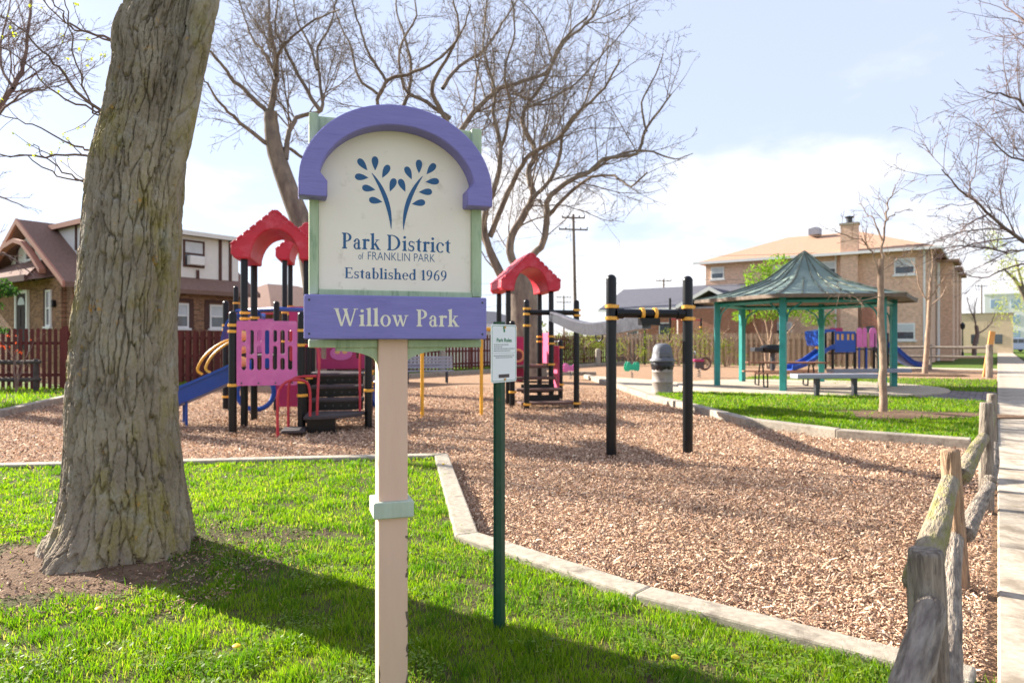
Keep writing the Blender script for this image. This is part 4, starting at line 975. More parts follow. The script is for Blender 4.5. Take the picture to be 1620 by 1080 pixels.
bare_tree('bare_tree', 'bare crooked tree behind the red play roofs, leaning left of the lilac sign', 500, 21.0, [
    ([(512, 612), (500, 470), Z(480, 970), Z(425, 820), Z(370, 660), Z(352, 560), Z(345, 480)], 40, 20, 0, False),
    ([Z(345, 490), Z(362, 380), Z(372, 300), Z(350, 160), Z(338, 60), Z(345, -120)], 19, 6, 1.5, True),
    ([Z(340, 490), Z(270, 420), Z(190, 345), Z(130, 270), Z(85, 215), Z(30, 120)], 15, 5, -1.5, True),
    ([Z(355, 630), Z(270, 570), Z(200, 510), Z(150, 465), Z(95, 390), Z(60, 335)], 13, 4, -2.0, True),
    ([Z(375, 640), Z(430, 635), Z(500, 680), Z(560, 640), Z(600, 560)], 10, 4, 2.0, True),
    ([Z(365, 320), Z(330, 240), Z(270, 170), Z(240, 90), Z(190, -40)], 12, 4, 2.5, True),
    ([Z(368, 300), Z(385, 215), Z(470, 130), Z(560, 70), Z(640, 40)], 10, 4, -2.0, True),
    ([Z(410, 680), Z(420, 580), Z(460, 500), Z(560, 470), Z(555, 330), Z(545, 210), Z(600, 110), Z(640, -40)], 16, 5, 2.0, True),
    ([Z(560, 470), Z(520, 420), Z(450, 290), Z(400, 190), Z(365, 120), Z(380, -30)], 13, 4, -1.0, True),
    ([Z(545, 300), Z(510, 190), Z(460, 80), Z(430, -60)], 9, 4, 2.5, True),
], 21, M_TREE_Y, dict(SPEC, gap=[.34, .22, .15], len=(.30, .52), rmin=.0055))
bare_tree('bare_tree', 'wide bare tree with several mossy stems behind the small red play roof', 832, 25.5, [
    ([(838, 600), (832, 520), (826, 460), (822, 430)], 58, 40, 0, False),
    ([(822, 470), Y4(230, 1050), Y4(165, 900), Y4(158, 800), Y4(195, 690), Y4(218, 570), Y4(190, 420), Y4(195, 330), Y4(150, 180)], 24, 6, -1.5, True),
    ([Y4(175, 880), Y4(225, 760), Y4(270, 660), Y4(325, 575), Y4(420, 520), Y4(500, 420), Y4(600, 330), Y4(660, 220)], 17, 5, -3.0, True),
    ([(825, 470), Y4(280, 1020), Y4(250, 905), Y4(300, 800), Y4(335, 730), Y4(320, 640), Y4(345, 560), Y4(300, 470), Y4(310, 400), Y4(380, 300), Y4(440, 160), Y4(540, 60)], 26, 6, 1.5, True),
    ([Y4(335, 735), Y4(395, 675), Y4(430, 600), Y4(450, 500), Y4(520, 400), Y4(560, 280), Y4(620, 140)], 13, 4, 3.0, True),
    ([(835, 455), Y4(330, 960), Y4(375, 900), Y4(388, 800), Y4(395, 740), Y4(460, 680), Y4(545, 640), Y4(600, 590), Y4(720, 570), Y4(750, 490), Y4(800, 420), Y4(850, 350)], 22, 5, -1.0, True),
    ([Y4(395, 800), Y4(470, 720), Y4(550, 660), Y4(640, 655), Y4(700, 690), Y4(760, 640)], 11, 4, -3.5, True),
    ([Y4(560, 635), Y4(640, 580), Y4(760, 560), Y4(860, 590), Y4(930, 570)], 9, 3, 2.5, True),
    ([Y4(230, 1040), Y4(120, 800), Y4(50, 560), Y4(100, 440), Y4(190, 345), Y4(300, 300), Y4(390, 265), Y4(450, 160), Y4(560, 60), Y4(600, -60)], 20, 6, 2.5, True),
    ([Y4(60, 560), Y4(0, 420), Y4(-40, 330), Y4(10, 230), Y4(60, 120), Y4(40, 0)], 15, 5, -2.0, True),
    ([Y4(0, 330), Y4(60, 250), Y4(160, 180), Y4(240, 60), Y4(300, -40)], 12, 4, 3.0, True),
    ([Y4(30, 440), Y4(-60, 380), Y4(-140, 330), Y4(-160, 190), Y4(-100, 60), Y4(-120, -60)], 13, 4, 1.0, True),
    ([Y4(215, 560), Y4(240, 470), Y4(250, 380), Y4(230, 260), Y4(270, 120), Y4(250, -30)], 11, 4, -3.0, True),
    ([Y4(310, 400), Y4(360, 380), Y4(470, 330), Y4(560, 240), Y4(660, 130), Y4(720, 60)], 9, 3, 1.0, True),
    ([Y4(50, 560), Z(860, 520), Z(800, 430), Z(835, 345), Z(770, 240), Z(735, 140), Z(700, 20), Z(690, -80)], 14, 4, -1.5, True),
    ([Z(870, 520), Z(925, 430), Z(945, 320), Z(930, 190), Z(885, 60), Z(880, -60)], 13, 4, 2.0, True),
    ([Z(800, 430), Z(850, 340), Z(960, 310), Z(1080, 240), Z(1160, 140), Z(1200, 20)], 12, 4, -2.5, True),
    ([Z(800, 400), Z(720, 330), Z(690, 200), Z(640, 100), Z(600, -20)], 10, 3, 1.5, True),
    ([Y4(760, 490), Y4(740, 380), Y4(790, 280), Y4(820, 200)], 7, 3, -1.0, True),
], 33, M_TREE_Y)
SPEC_S = dict(seg=[.3, .2, .12, .1], wob=[.10, .15, .2, .2], up=[.03, .03, .02, 0], rmin=.004, depth=2, gap=[.16, .12, .1], ang=(25, 60), len=(.26, .48), rk=.5, t0=.1)
bare_tree('sapling', 'slim pale bare sapling in a bare earth ring in front of the shelter', 1398, 13.75, [
    ([(1398, 660), (1397, 600), (1395, 520), (1393, 450), (1394, 410)], 12.5, 8, 0, False),
    ([(1394, 412), (1397, 380), (1402, 345), (1408, 315), (1416, 292)], 8, 2, .2, True),
    ([(1394, 440), (1380, 400), (1362, 380), (1338, 372), (1316, 362)], 5, 2, -.4, True),
    ([(1397, 380), (1382, 350), (1372, 335), (1358, 322)], 4, 2, .5, True),
    ([(1394, 432), (1412, 415), (1428, 405), (1444, 395)], 4, 2, .4, True),
    ([(1400, 350), (1418, 338), (1440, 330)], 4, 2, -.3, True),
    ([(1392, 470), (1365, 475), (1340, 465), (1318, 470)], 4, 2, -.6, True),
], 41, M_TREE_P, SPEC_S)
bare_tree('sapling', 'thin bare sapling beyond the paver path near the far blue slide', 1463, 30.5, [
    ([(1463, 594), (1467, 540), (1470, 490), (1473, 440)], 9, 5, 0, False),
    ([(1473, 442), (1476, 415), (1474, 395)], 5, 2, 0, True),
    ([(1470, 480), (1455, 455), (1450, 430), (1442, 410)], 4, 2, .5, True),
    ([(1472, 470), (1490, 445), (1505, 430)], 4, 2, -.4, True),
    ([(1471, 485), (1488, 470), (1498, 455), (1510, 450)], 4, 2, .6, True),
], 43, M_TREE_P, SPEC_S)
SPEC_R = dict(seg=[.35, .22, .14, .1], wob=[.09, .13, .18, .2], up=[.0, .01, .01, 0], rmin=.0045, depth=3, gap=[.28, .2, .14], ang=(22, 52), len=(.26, .46), rk=.5, t0=.2)
bare_tree('bare_tree', 'bare parkway tree whose fine branches reach in from beyond the sidewalk', 1760, 17.5, [
    ([(1760, 640), (1755, 500), (1750, 380), (1735, 300)], 46, 34, 0, False),
    ([(1752, 430), (1690, 405), (1630, 385), (1600, 368), (1560, 335), (1520, 300), (1490, 268)], 15, 3, -2.5, True),
    ([(1745, 350), (1690, 270), (1650, 200), (1620, 165), (1590, 150), (1560, 145)], 14, 3, -1.0, True),
    ([(1740, 320), (1700, 200), (1660, 100), (1625, 40), (1590, 10)], 16, 4, 1.5, True),
    ([(1690, 405), (1640, 415), (1590, 425), (1550, 440), (1510, 425)], 8, 3, 1.5, True),
    ([(1650, 390), (1600, 398), (1560, 392), (1520, 388), (1490, 395)], 6, 3, -1.5, True),
    ([(1690, 280), (1640, 260), (1600, 250), (1570, 225)], 8, 3, -3, True),
    ([(1735, 310), (1760, 150), (1780, -50)], 20, 6, 1, True),
], 52, M_TREE, SPEC_R)
bare_tree('bare_tree', 'hazy bare tree at the far edge beside the thick trunk and the tudor house', -70, 15.0, [
    ([(-70, 660), (-62, 500), (-55, 380), (-60, 300)], 52, 34, 0, False),
    ([(-58, 330), (-30, 240), (0, 170), (25, 130), (40, 90), (48, 20), (60, -60)], 22, 5, 1, True),
    ([(-60, 300), (-80, 180), (-60, 60), (-20, -60)], 22, 6, -1, True),
    ([(20, 140), (0, 90), (10, 30), (30, -30)], 9, 3, 2, True),
    ([(-10, 190), (30, 150), (70, 142), (105, 130)], 7, 3, -1, True),
    ([(-55, 340), (-20, 310), (10, 315), (45, 330)], 8, 3, 1.5, True),
    ([(-55, 400), (-25, 405), (5, 400), (30, 415), (55, 440)], 7, 3, 0, True),
], 61, M_TREE, SPEC_R)

# --- leafy things
def shrub(name, label, cat, base, clumps, n, size, c0, c1, seed, stems, m=M_TREE_P, group=None, r0=.05):
    t = thing(name, label, cat, base, group=group); b = Vector(base); tw = Twigs(seed)
    for s in stems: tw.limb([Vector(q) for q in s], r0, r0 * .3, dict(SPEC_S, depth=1, gap=[.5, .3]), jit=.02)
    tw.build('stem' if cat != 'tree' else 'trunk', m, t)
    leaf_cloud('foliage' if cat != 'tree' else 'crown', clumps, n, size, c0, c1, t, seed + 1); return t
random.seed(77)
gt = W(1218, 560, 37.5); cl = []
for px, py, rx, rz in ((1185, 470, 0.75, .7), (1200, 440, .9, .8), (1232, 425, 1.0, .8), (1262, 440, .9, .8), (1290, 470, .8, .8), (1215, 490, .9, .6), (1250, 485, 1.0, .7), (1285, 500, .7, .6), (1310, 505, .5, .4), (1175, 500, .6, .5), (1240, 455, 1.1, 1)):
    q = W(px, py, 37.5 + random.uniform(-.8, .8)) - Vector((gt.x, gt.y, 0)); cl.append((q, (rx, rx, rz)))
shrub('leafy_tree', 'young tree with bright green new leaves behind the shelter', 'tree', (gt.x, gt.y, 0), cl, 5200, .085, (0.10, 0.22, 0.02), (0.26, 0.38, 0.03), 71,
      [[(0, 0, 0), (.05, 0, 1.3), (.1, 0, 2.4), (.3, .2, 3.6)], [(-.15, 0, 0), (-.35, 0, 1.2), (-.8, .1, 2.5), (-1.1, 0, 3.6)], [(.2, 0, 0), (.5, .1, 1.3), (1.2, 0, 2.2), (2.0, .1, 3.2)], [(.1, .1, 0), (0, .2, 1.8), (-.3, .3, 3.8)]], r0=.08)
for i, (px, y, dep, w_, h_, lab) in enumerate(((905, 0, 44, 1.7, 2.3, 'budding yellow green bush at the back fence behind the small red roof tower'), (940, 0, 43, 1.3, 2.0, 'budding bush at the back fence below the middle of the steel track'), (1000, 0, 43.0, 1.4, 2.4, 'sparse budding bush at the grey fence behind the green spring rider'),
        (1070, 0, 41.5, 1.4, 2.5, 'budding bush at the grey fence behind the grey bin'), (1118, 0, 41, 1.5, 2.3, 'leafy bush at the grey fence beside the end teal post of the shelter'), (1150, 0, 40.5, 1.1, 1.9, 'low bush at the grey fence between two teal posts'), (880, 0, 45, 1.4, 2.1, 'olive green bush at the corner of the red brown fence'))):
    b = W(px, 540, dep); random.seed(200 + i); cl = [(Vector((random.uniform(-w_, w_) * .7, random.uniform(-.4, .4), random.uniform(.5, h_ - .3))), (random.uniform(.3, .6), .4, random.uniform(.3, .5))) for _ in range(12)]
    st = [[(random.uniform(-.2, .2), 0, 0), (random.uniform(-.5, .5) * w_, random.uniform(-.3, .3), h_ * .55), (random.uniform(-1, 1) * w_, random.uniform(-.4, .4), h_)] for _ in range(6)]
    shrub('budding_bush', lab, 'bush', (b.x, b.y, 0), cl, 640, .05, (0.12, 0.17, 0.02), (0.30, 0.34, 0.05), 210 + i, st, group='bushes along the back fence', r0=.03)
b = W(1640, 540, 70); random.seed(9)
cl = [(Vector((random.uniform(-4, 3), random.uniform(-3, 3), random.uniform(3.5, 12.5))), (.5, .5, random.uniform(.8, 1.8))) for _ in range(46)]
shrub('willow_tree', 'pale yellow green weeping tree past the far end of the sidewalk', 'tree', (b.x, b.y, 0), cl, 4200, .10, (0.28, 0.32, 0.06), (0.46, 0.46, 0.14), 91,
      [[(0, 0, 0), (-.3, 0, 3), (-1.2, 0, 6.5), (-2.2, 0, 10)], [(0, 0, 3), (1, 0, 7), (1.5, 0, 12)], [(-.3, 0, 4), (-2, 0, 7.5), (-3.2, .3, 9)]], M_TREE_Y, r0=.28)
b = W(-34, 540, 17.2); random.seed(19)
cl = [(Vector((random.uniform(-.8, .55), random.uniform(-.5, .5), z)), (.38, .3, .16)) for z in (1.8, 2.0, 2.2, 2.4, 2.6, 2.8, 3.0) for _ in range(3)]
shrub('evergreen_bough', 'dark green evergreen at the photo edge in front of the brown door', 'tree', (b.x, b.y, 0), cl, 4200, .05, (0.02, 0.06, 0.02), (0.06, 0.13, 0.03), 95, [[(-.5, 0, 0), (-.5, 0, 1.5), (-.45, 0, 3.3)]], M_TREE, r0=.08)
b = W(24, 540, 18.6); random.seed(29)
cl = [(Vector((random.uniform(-.55, .45), random.uniform(-.3, .3), random.uniform(1.15, 1.75))), (.16, .14, .06)) for _ in range(7)]
shrub('red_shrub', 'thin shrub with a few bright red leaves before the red picket fence', 'shrub', (b.x, b.y, 0), cl, 34, .032, (0.40, 0.04, 0.02), (0.75, 0.10, 0.04), 97, [[(0, 0, 0), (.1, 0, .7), (-.4, 0, 1.6)], [(0, 0, 0), (.2, 0, .9), (.5, 0, 1.5)], [(.1, 0, 0), (0, 0, .9), (.1, 0, 1.7)]], M_TREE, r0=.02)

# ------------------------------------------------------------------ split-rail log fence beside the sidewalk
def log_mat(name, c1, c2, wear, amt):
    return mat(name, c1, 0.92, scale=5, col2=c2, stretch=(0.9, 8, 8), bump=1.0, bscale=12, spec=0.15, wear=wear, wear_amt=amt, wear_scale=2.2)
M_LOG = log_mat('weathered_log', srgb(172, 160, 144), srgb(112, 100, 90), srgb(92, 82, 74), .3)
M_LOGM = log_mat('mossy_log', srgb(168, 154, 132), srgb(118, 106, 90), srgb(140, 134, 82), .62)
M_LOGT = log_mat('tan_log', srgb(190, 160, 130), srgb(140, 112, 90), srgb(110, 92, 78), .3)
def log_piece(name, p0, p1, r, m, parent, seed, depth=.007, taper=.92, end=.7):
    p0, p1 = Vector(p0), Vector(p1); L = (p1 - p0).length; rd = random.Random(seed); N = 46
    xs = [0, .004, .012] + [.02 + (L - .04) * i / N for i in range(N + 1)] + [L - .012, L - .004, L]
    pts = []; rr = []
    for i, x in enumerate(xs):
        t = x / L; e = min(x, L - x); k = 1 - (1 - taper) * t
        q = r * k * (1 if e > .015 else (.985 if e > .005 else (.93 if e > 0.001 else .01)))
        if e < .16: q *= end + (1 - end) * (e / .16)
        pts.append(Vector((x, .005 * math.sin(2.3 * x + seed), .004 * math.sin(1.9 * x + seed * 2)))); rr.append(q)
    o = bark_tube(pts, rr, 44, len(pts), name, m, parent, depth=depth, seed=seed * 1.7, fx=26, fz=1.3, crackw=.06, lump=.4)
    o.location = p0; o.rotation_euler = (p1 - p0).to_track_quat('X', 'Z').to_euler(); return o
fb = P(4.87, .15); fence = thing('log_fence', 'weathered split rail log fence running along the sidewalk in the right corner', 'fence', (fb.x, fb.y, 0))
def FL(v): return Vector((v.x - fb.x, v.y - fb.y, v.z))
posts_f = [(0.07, .22, .86, .0), (2.47, .155, .862, .03), (4.87, .17, .86, .075), (7.27, .08, .97, -.01), (9.67, .05, .90, 0)]
LEFT = Vector((-1, 0, 0))
for i, (a, b, h, ln_) in enumerate(posts_f):
    q = P(a, b); log_piece('post', FL(Vector((q.x, q.y, -.1))), FL(Vector((q.x, q.y, h)) + LEFT * ln_), (.064, .056, .056, .058, .056)[i], (M_LOG, M_LOG, M_LOGT, M_LOG, M_LOG)[i], fence, 3 + i, depth=.004, end=.96)
def rail(a0, b0, z0, a1, b1, z1, r, m, seed):
    log_piece('rail', FL(P(a0, b0, z0)), FL(P(a1, b1, z1)), r, m, fence, seed, depth=.0042, end=.94)
rail(0.75, .205, .62, 2.40, .165, .70, .048, M_LOG, 21)
rail(2.44, .20, .755, 4.97, .225, .665, .052, M_LOGM, 22)
rail(2.45, .14, .34, 5.02, .215, .33, .052, M_LOG, 23)
rail(4.86, .175, .70, 7.45, .10, .65, .052, M_LOGM, 24)
rail(4.88, .155, .35, 7.45, .05, .25, .052, M_LOG, 25)
rail(7.27, .08, .70, 9.85, .07, .66, .055, M_LOGM, 26)
rail(7.15, .05, .30, 9.85, .03, .30, .055, M_LOG, 27)

def post_rail_fence(name, label, pts, hs, zs, r, m):
    b = Vector(pts[0]); t = thing(name, label, 'fence', (b.x, b.y, 0))
    for i, p in enumerate(pts):
        q = Vector(p) - b; mb = MB(); mb.tube([(q.x, q.y, -.1), (q.x, q.y, hs - .03), (q.x, q.y, hs)], [r, r * .97, r * .8], 9); mb.build('post', m, t)
    for i in range(len(pts) - 1):
        for z_ in zs:
            q0, q1 = Vector(pts[i]) - b, Vector(pts[i + 1]) - b; d = (q1 - q0).normalized() * .15
            mb = MB(); mb.tube([(q0 - d) + Vector((0, -.03, z_)), q0.lerp(q1, .5) + Vector((0, -.03, z_ - .02)), (q1 + d) + Vector((0, -.03, z_))], [r * .75, r * .9, r * .75], 8); mb.build('rail', m, t)
    return t
post_rail_fence('rail_fence', 'low grey rail fence crossing behind the far blue slide', [P(42.2, .4), P(42.2, 2.9), P(42.2, 5.4)], 1.35, (1.2, .72), .085, M_LOG)
post_rail_fence('rail_fence', 'low dark rail fence before the red picket fence by the tudor house', [G(57, 623), G(-10, 622.5), G(-80, 622)], 1.0, (.92, .42), .07, M_RAILD)
q = P(34.2, .28); t = thing('fence_post', 'single pale log post standing beside the far sidewalk', 'post', q); log_piece('post', (0, 0, -.1), (.02, 0, 1.38), .13, M_LOG, t, 60, depth=.006, end=.95)
q = P(35.2, .42); mb = MB(); mb.box(-.12, .12, -.03, .03, -.05, 1.95, M=Matrix.Translation(q) @ Matrix.Rotation(R(9), 4, 'Y')); tag(mb.build('leaning_plank', M_ORANGE, smooth=0, bevel=.01), 'orange plank leaning beside the far pale log post', 'plank')

# ------------------------------------------------------------------ board fences round the park
def board_mesh(w, h, th, m, dog=.03):
    mb = MB(); mb.prism([(-w / 2, 0), (w / 2, 0), (w / 2, h - dog), (w / 2 - dog, h), (-w / 2 + dog, h), (-w / 2, h - dog)], -th / 2, th / 2); return mb.mesh('board', m, 0)
red_fence = thing('board_fence', 'long red brown board fence along the far side of the playground', 'fence', P(9, 22.7), S_ANG)
bm_ = board_mesh(.135, 1.86, .02, M_FENCER); random.seed(31)
nb = 258
for i in range(nb):
    link_mesh('board', bm_, red_fence, (.07 + i * .132, (-.05 if i % 2 else .05), random.uniform(.0, .03)))
for i in range(0, 15):
    mb = MB(); mb.box(i * 2.4 - .05, i * 2.4 + .05, -.035, .035, -.05, 1.80); mb.build('post', M_FENCER, red_fence, smooth=0)
for z_ in (.35, 1.0, 1.62):
    mb = MB(); mb.box(0, nb * .132, -.036, .036, z_ - .045, z_ + .045); mb.build('rail', M_FENCER, red_fence, smooth=0)
c0 = P(9, 22.7); pick = thing('picket_fence', 'sunlit red picket fence with gaps at the foot of the tudor house', 'fence', (c0.x - .1, c0.y, 0), R(180))
bm2 = board_mesh(.10, 1.88, .02, M_FENCER)
for i in range(20): link_mesh('picket', bm2, pick, (.12 + i * .175, .03, random.uniform(0, .02)))
for z_ in (.5, 1.45):
    mb = MB(); mb.box(0, 3.6, -.035, .015, z_ - .045, z_ + .045); mb.build('rail', M_FENCER, pick, smooth=0)
mb = MB(); mb.box(-.09, .07, -.08, .08, -.05, 1.95); mb.build('post', M_FENCER, pick, smooth=0)
gf = thing('board_fence', 'weathered grey tan board fence behind the bin and the shelter', 'fence', P(43.0, 5.2), S_ANG + R(90))
bm3 = board_mesh(.14, 2.0, .02, M_FENCEG)
for i in range(112): link_mesh('board', bm3, gf, (.07 + i * .155, (-.04 if i % 2 else .04), random.uniform(-.02, .05)))
for z_ in (.4, 1.6):
    mb = MB(); mb.box(0, 17.4, -.025, .025, z_ - .045, z_ + .045); mb.build('rail', M_FENCEG, gf, smooth=0)

# ------------------------------------------------------------------ play equipment helpers
def play_post(x, y, h, parent, clamps=(), r=.063, base=-.05):
    mb = MB(); mb.lathe([(r, base), (r, h - r)] + [(max(.002, r * math.cos(R(a))), h - r + r * math.sin(R(a))) for a in (15, 30, 45, 60, 75, 90)], (x, y, 0), 18)
    p = mb.build('post', M_BLACK, parent)
    for z_ in clamps:
        mb = MB(); mb.lathe([(r + .001, z_ - .024), (r + .014, z_ - .021), (r + .014, z_ + .021), (r + .001, z_ + .024)], (x, y, 0), 18); mb.box(x + r, x + r + .035, y - .018, y + .018, z_ - .02, z_ + .02); mb.build('clamp', M_YELLOW, p)
    return p
def bar(name, pts, r, m, parent, n=10):
    mb = MB(); mb.tube(pts, r, n); return mb.build(name, m, parent)
def smooth_path(pts, k=6):
    P_ = [Vector(p) for p in pts]; out = []
    for i in range(len(P_) - 1):
        a = P_[max(0, i - 1)]; b = P_[i]; c = P_[i + 1]; e = P_[min(len(P_) - 1, i + 2)]
        for j in range(k):
            t = j / k; out.append(0.5 * ((2 * b) + (c - a) * t + (2 * a - 5 * b + 4 * c - e) * t * t + (3 * b - a - 3 * c + e) * t ** 3))
    return out + [P_[-1]]
def arch_roof(parent, c, z, w=.73, d=1.36, h=.80):
    """moulded gable roof with an arch through it and tile ridges on the slopes"""
    cx_, cy_ = c
    out = [(-w, .0), (-w, .17), (0, h), (w, .17), (w, .0), (w - .06, -.08), (w - .32, -.08)]
    out += [((w - .32) * math.cos(R(a)), -.08 + (h * .66) * math.sin(R(a))) for a in range(12, 180, 12)] + [(-w + .32, -.08), (-w + .06, -.08)]
    mb = MB(); mb.prism([(cx_ + p[0], z + p[1]) for p in out], cy_ - d / 2, cy_ + d / 2); rf = mb.build('roof', M_RED, parent, smooth=30, bevel=.025, seg=2)
    sl = math.atan2(h - .17, w); L = math.hypot(w, h - .17)
    for s in (-1, 1):
        for k in range(7):
            t = (k + .35) / 7; x_ = s * w * (1 - t); z_ = .17 + (h - .17) * t
            mb = MB(); Mx = Matrix.Translation((cx_ + x_, cy_, z + z_)) @ Matrix.Rotation(s * sl, 4, 'Y')
            mb.box(-.055, .055, -d / 2 - .012, d / 2 + .012, -.03, .016, M=Mx); mb.build('tile_ridge', M_RED, rf, smooth=0, bevel=.01)
    return rf
def slot_panel(parent, x0, x1, z0, z1, y, m, holes, th=.02, r=.03):
    o = curve_plate(round_rect(x0, z0, x1, z1, r), [h[::-1] for h in holes], th, 'panel', m, parent, bevel=.003); o.location = (0, y, 0); return o
def slot(cx_, za, zb, w): return arc(cx_, zb - w, w, w, 0, 180, 8) + arc(cx_, za + w, w, w, 180, 360, 8)
def step_slab(name, x0, x1, y0, y1, z1, th, parent, m=M_DECK):
    mb = MB(); mb.box(x0, x1, y0, y1, z1 - th, z1); return mb.build(name, m, parent, smooth=0, bevel=.012, seg=2)
def trough(parent, name, prof_pts, w, wall, m, axis='x', th=.03):
    """slide bed following (x,z) points with raised side walls, across +-w"""
    ps = smooth_path([(p[0], 0, p[1]) for p in prof_pts], 6); sec = [(-w - .05, wall), (-w + .02, wall), (-w + .05, .05), (-w + .14, 0), (w - .14, 0), (w - .05, .05), (w - .02, wall), (w + .05, wall), (w + .05, wall - .05), (w + .02, wall - .05), (w - .0, -.02), (w - .1, -.06), (-w + .1, -.06), (-w, -.02), (-w - .02, wall - .05), (-w - .05, wall - .05)]
    vs_ = [(p.x, q[0], p.z + q[1]) for p in ps for q in sec]; n = len(sec)
    fs_ = [(j * n + i, j * n + (i + 1) % n, (j + 1) * n + (i + 1) % n, (j + 1) * n + i) for j in range(len(ps) - 1) for i in range(n)] + [tuple(range(n)), tuple(range((len(ps) - 1) * n + n - 1, (len(ps) - 1) * n - 1, -1))]
    mb = MB(); mb.add(vs_, fs_); return mb.build(name, m, parent, smooth=45)

# ------------------------------------------------------------------ main play structure
A0 = Vector((-4.48, 10.95, 0)); PA = R(12)
ps_ = thing('play_structure', 'play structure with two red arched roofs, pink slotted panel and black stairs', 'playground', A0, PA)
for x, y, h, cl in ((0, 0, 1.99, (.80, 1.66, 1.76)), (1.06, 0, 1.99, (.62, .84, 1.44, 1.68)), (0, 1.06, 3.05, (.85, 1.9, 2.0)), (0, 2.12, 3.05, (.85, 1.85, 1.95)), (1.06, 1.06, 3.05, (.85, 1.9)), (1.06, 2.12, 3.05, (.85, 1.9)),
                    (-.90, 4.19, 2.39, (.3, 1.75, 1.85)), (.2, 3.81, 2.37, (.3, 1.8)), (-1.24, 7.3, 2.95, (2.5,)), (.15, 5.75, 3.55, (1.5, 2.2)), (.17, 6.8, 3.55, (1.5, 2.2, 2.4)), (1.2, 5.75, 3.55, (1.5, 2.2)), (1.2, 6.8, 3.55, (1.5,)),
                    (2.13, .35, 1.95, (.66, 1.5)), (2.13, 1.45, 1.95, (.66, .9)), (2.16, 2.5, 1.95, (.66, .9))):
    play_post(x, y, h, ps_, cl)
arch_roof(ps_, (.53, 1.59), 3.02); arch_roof(ps_, (.68, 6.28), 3.55, h=.86)
for x0, x1, y0, y1, z_ in ((.02, 1.04, .02, 1.04, .92), (.02, 1.04, 1.08, 2.10, .92), (1.08, 2.1, 1.5, 2.5, .92), (.18, 1.18, 5.78, 6.78, 1.5), (-.86, .18, 4.15, 5.7, 1.2)):
    step_slab('deck', x0, x1, y0, y1, z_, .06, ps_)
# front pink panel with two rows of rounded slots
hs = []
for k in range(7):
    cx_ = .115 + .83 * (k + .5) / 7 * 1.0 + .0
    zt, zb = 1.685, 1.04
    if k % 2 == 0: hs += [slot(cx_, 1.49, 1.685, .036), slot(cx_, 1.04, 1.43, .036)]
    else: hs += [slot(cx_, 1.29, 1.685, .036), slot(cx_, 1.04, 1.235, .036)]
slot_panel(ps_, .065, .995, .79, 1.83, -.045, M_PINK, hs)
mb = MB()
for k in range(4): mb.tube([(.14 + .26 * k, -.05, .83), (.14 + .26 * k, -.062, .83)], .014, 8)
mb.build('bolt', M_STEEL, ps_)
slot_panel(ps_, 1.12, 2.08, .95, 1.62, 2.5, M_MAGENTA, [slot(1.26, 1.15, 1.45, .05), slot(1.94, 1.15, 1.45, .05)])
mb = MB(); mb.add([(1.6 + .22 * math.cos(R(a)), 2.478, 1.26 + .14 * math.sin(R(a))) for a in range(0, 360, 20)], [tuple(range(18))]); mb.build('panel_print', M_PINK, ps_, smooth=0)
mb = MB()
for s in (-1, 1): mb.add([(1.6 + s * .07 + .055 * math.cos(R(a)), 2.474, 1.29 + .04 * math.sin(R(a))) for a in range(0, 360, 30)], [tuple(range(12))])
mb.build('panel_print', M_TAN, ps_, smooth=0)
slot_panel(ps_, .2, 1.1, .1, .85, 3.7, M_MAGENTA, [arc(.4, .45, .0, .0, 0, 300, 5)] if False else [])
slot_panel(ps_, -.84, .14, 1.25, 2.0, 4.3, M_PINK, [slot(-.6, 1.5, 1.85, .05), slot(-.1, 1.5, 1.85, .05)])
slot_panel(ps_, .25, 1.1, 1.55, 2.35, 5.74, M_MAGENTA, [slot(.5, 1.8, 2.2, .05), slot(.85, 1.8, 2.2, .05)])
mb = MB(); mb.torus((-.15, 3.3, .45), .36, .05, 'y'); mb.build('crawl_ring', M_BLUE, ps_)
mb = MB(); mb.torus((2.5, 2.6, .42), .3, .07, 'y'); mb.build('crawl_ring', M_BLUE, ps_)
# stairs
step_slab('step', .80, 1.15, -.52, .0, .115, .05, ps_)
fan = [(1.12, -.35), (1.12, .42), (2.06, .42)] + [(1.12 + .96 * math.cos(R(a)) , .42 + .80 * math.sin(R(a)) * 1.0) for a in range(-8, -84, -9)]
mb = MB(); mb.prism([(p[0], p[1]) for p in fan], .25, .31, 'xy'); mb.build('step', M_DECK, ps_, smooth=0, bevel=.012)
mb = MB(); mb.box(1.16, 1.6, -.2, .3, .0, .249); mb.build('step_base', M_BLACK, ps_, smooth=0)
for k, (y0, z_) in enumerate(((.40, .52), (.76, .72), (1.12, .92))):
    step_slab('step', 1.13, 2.06, y0, y0 + .40, z_, .055, ps_)
    mb = MB(); mb.box(1.15, 2.04, y0 + .03, y0 + .05, z_ - .195, z_ - .056)
    rs_ = mb.build('riser', M_BLACK, ps_, smooth=0)
    mb = MB()
    for i in range(6): mb.tube([(1.28 + .13 * i, y0 + .029, z_ - .12), (1.28 + .13 * i, y0 + .022, z_ - .12)], .016, 8)
    mb.build('bolt', M_STEELD, rs_)
bar('hand_rail', smooth_path([(.76, -.58, .02), (.76, -.58, .62), (.82, -.56, .82), (.98, -.5, .9), (1.16, -.40, .86), (1.22, -.36, .7), (1.22, -.34, .31)]), .022, M_REDPIPE, ps_)
bar('hand_rail', smooth_path([(.86, -.05, .1), (.86, -.05, .72), (.92, -.05, .88), (1.08, -.05, .93), (1.3, -.05, .93)]), .022, M_REDPIPE, ps_)
bar('hand_rail', smooth_path([(1.08, -.0, 1.42), (1.2, -.08, 1.43), (1.32, -.12, 1.38), (1.35, -.14, 1.2), (1.33, -.2, .7), (1.32, -.22, .31)]), .022, M_REDPIPE, ps_)
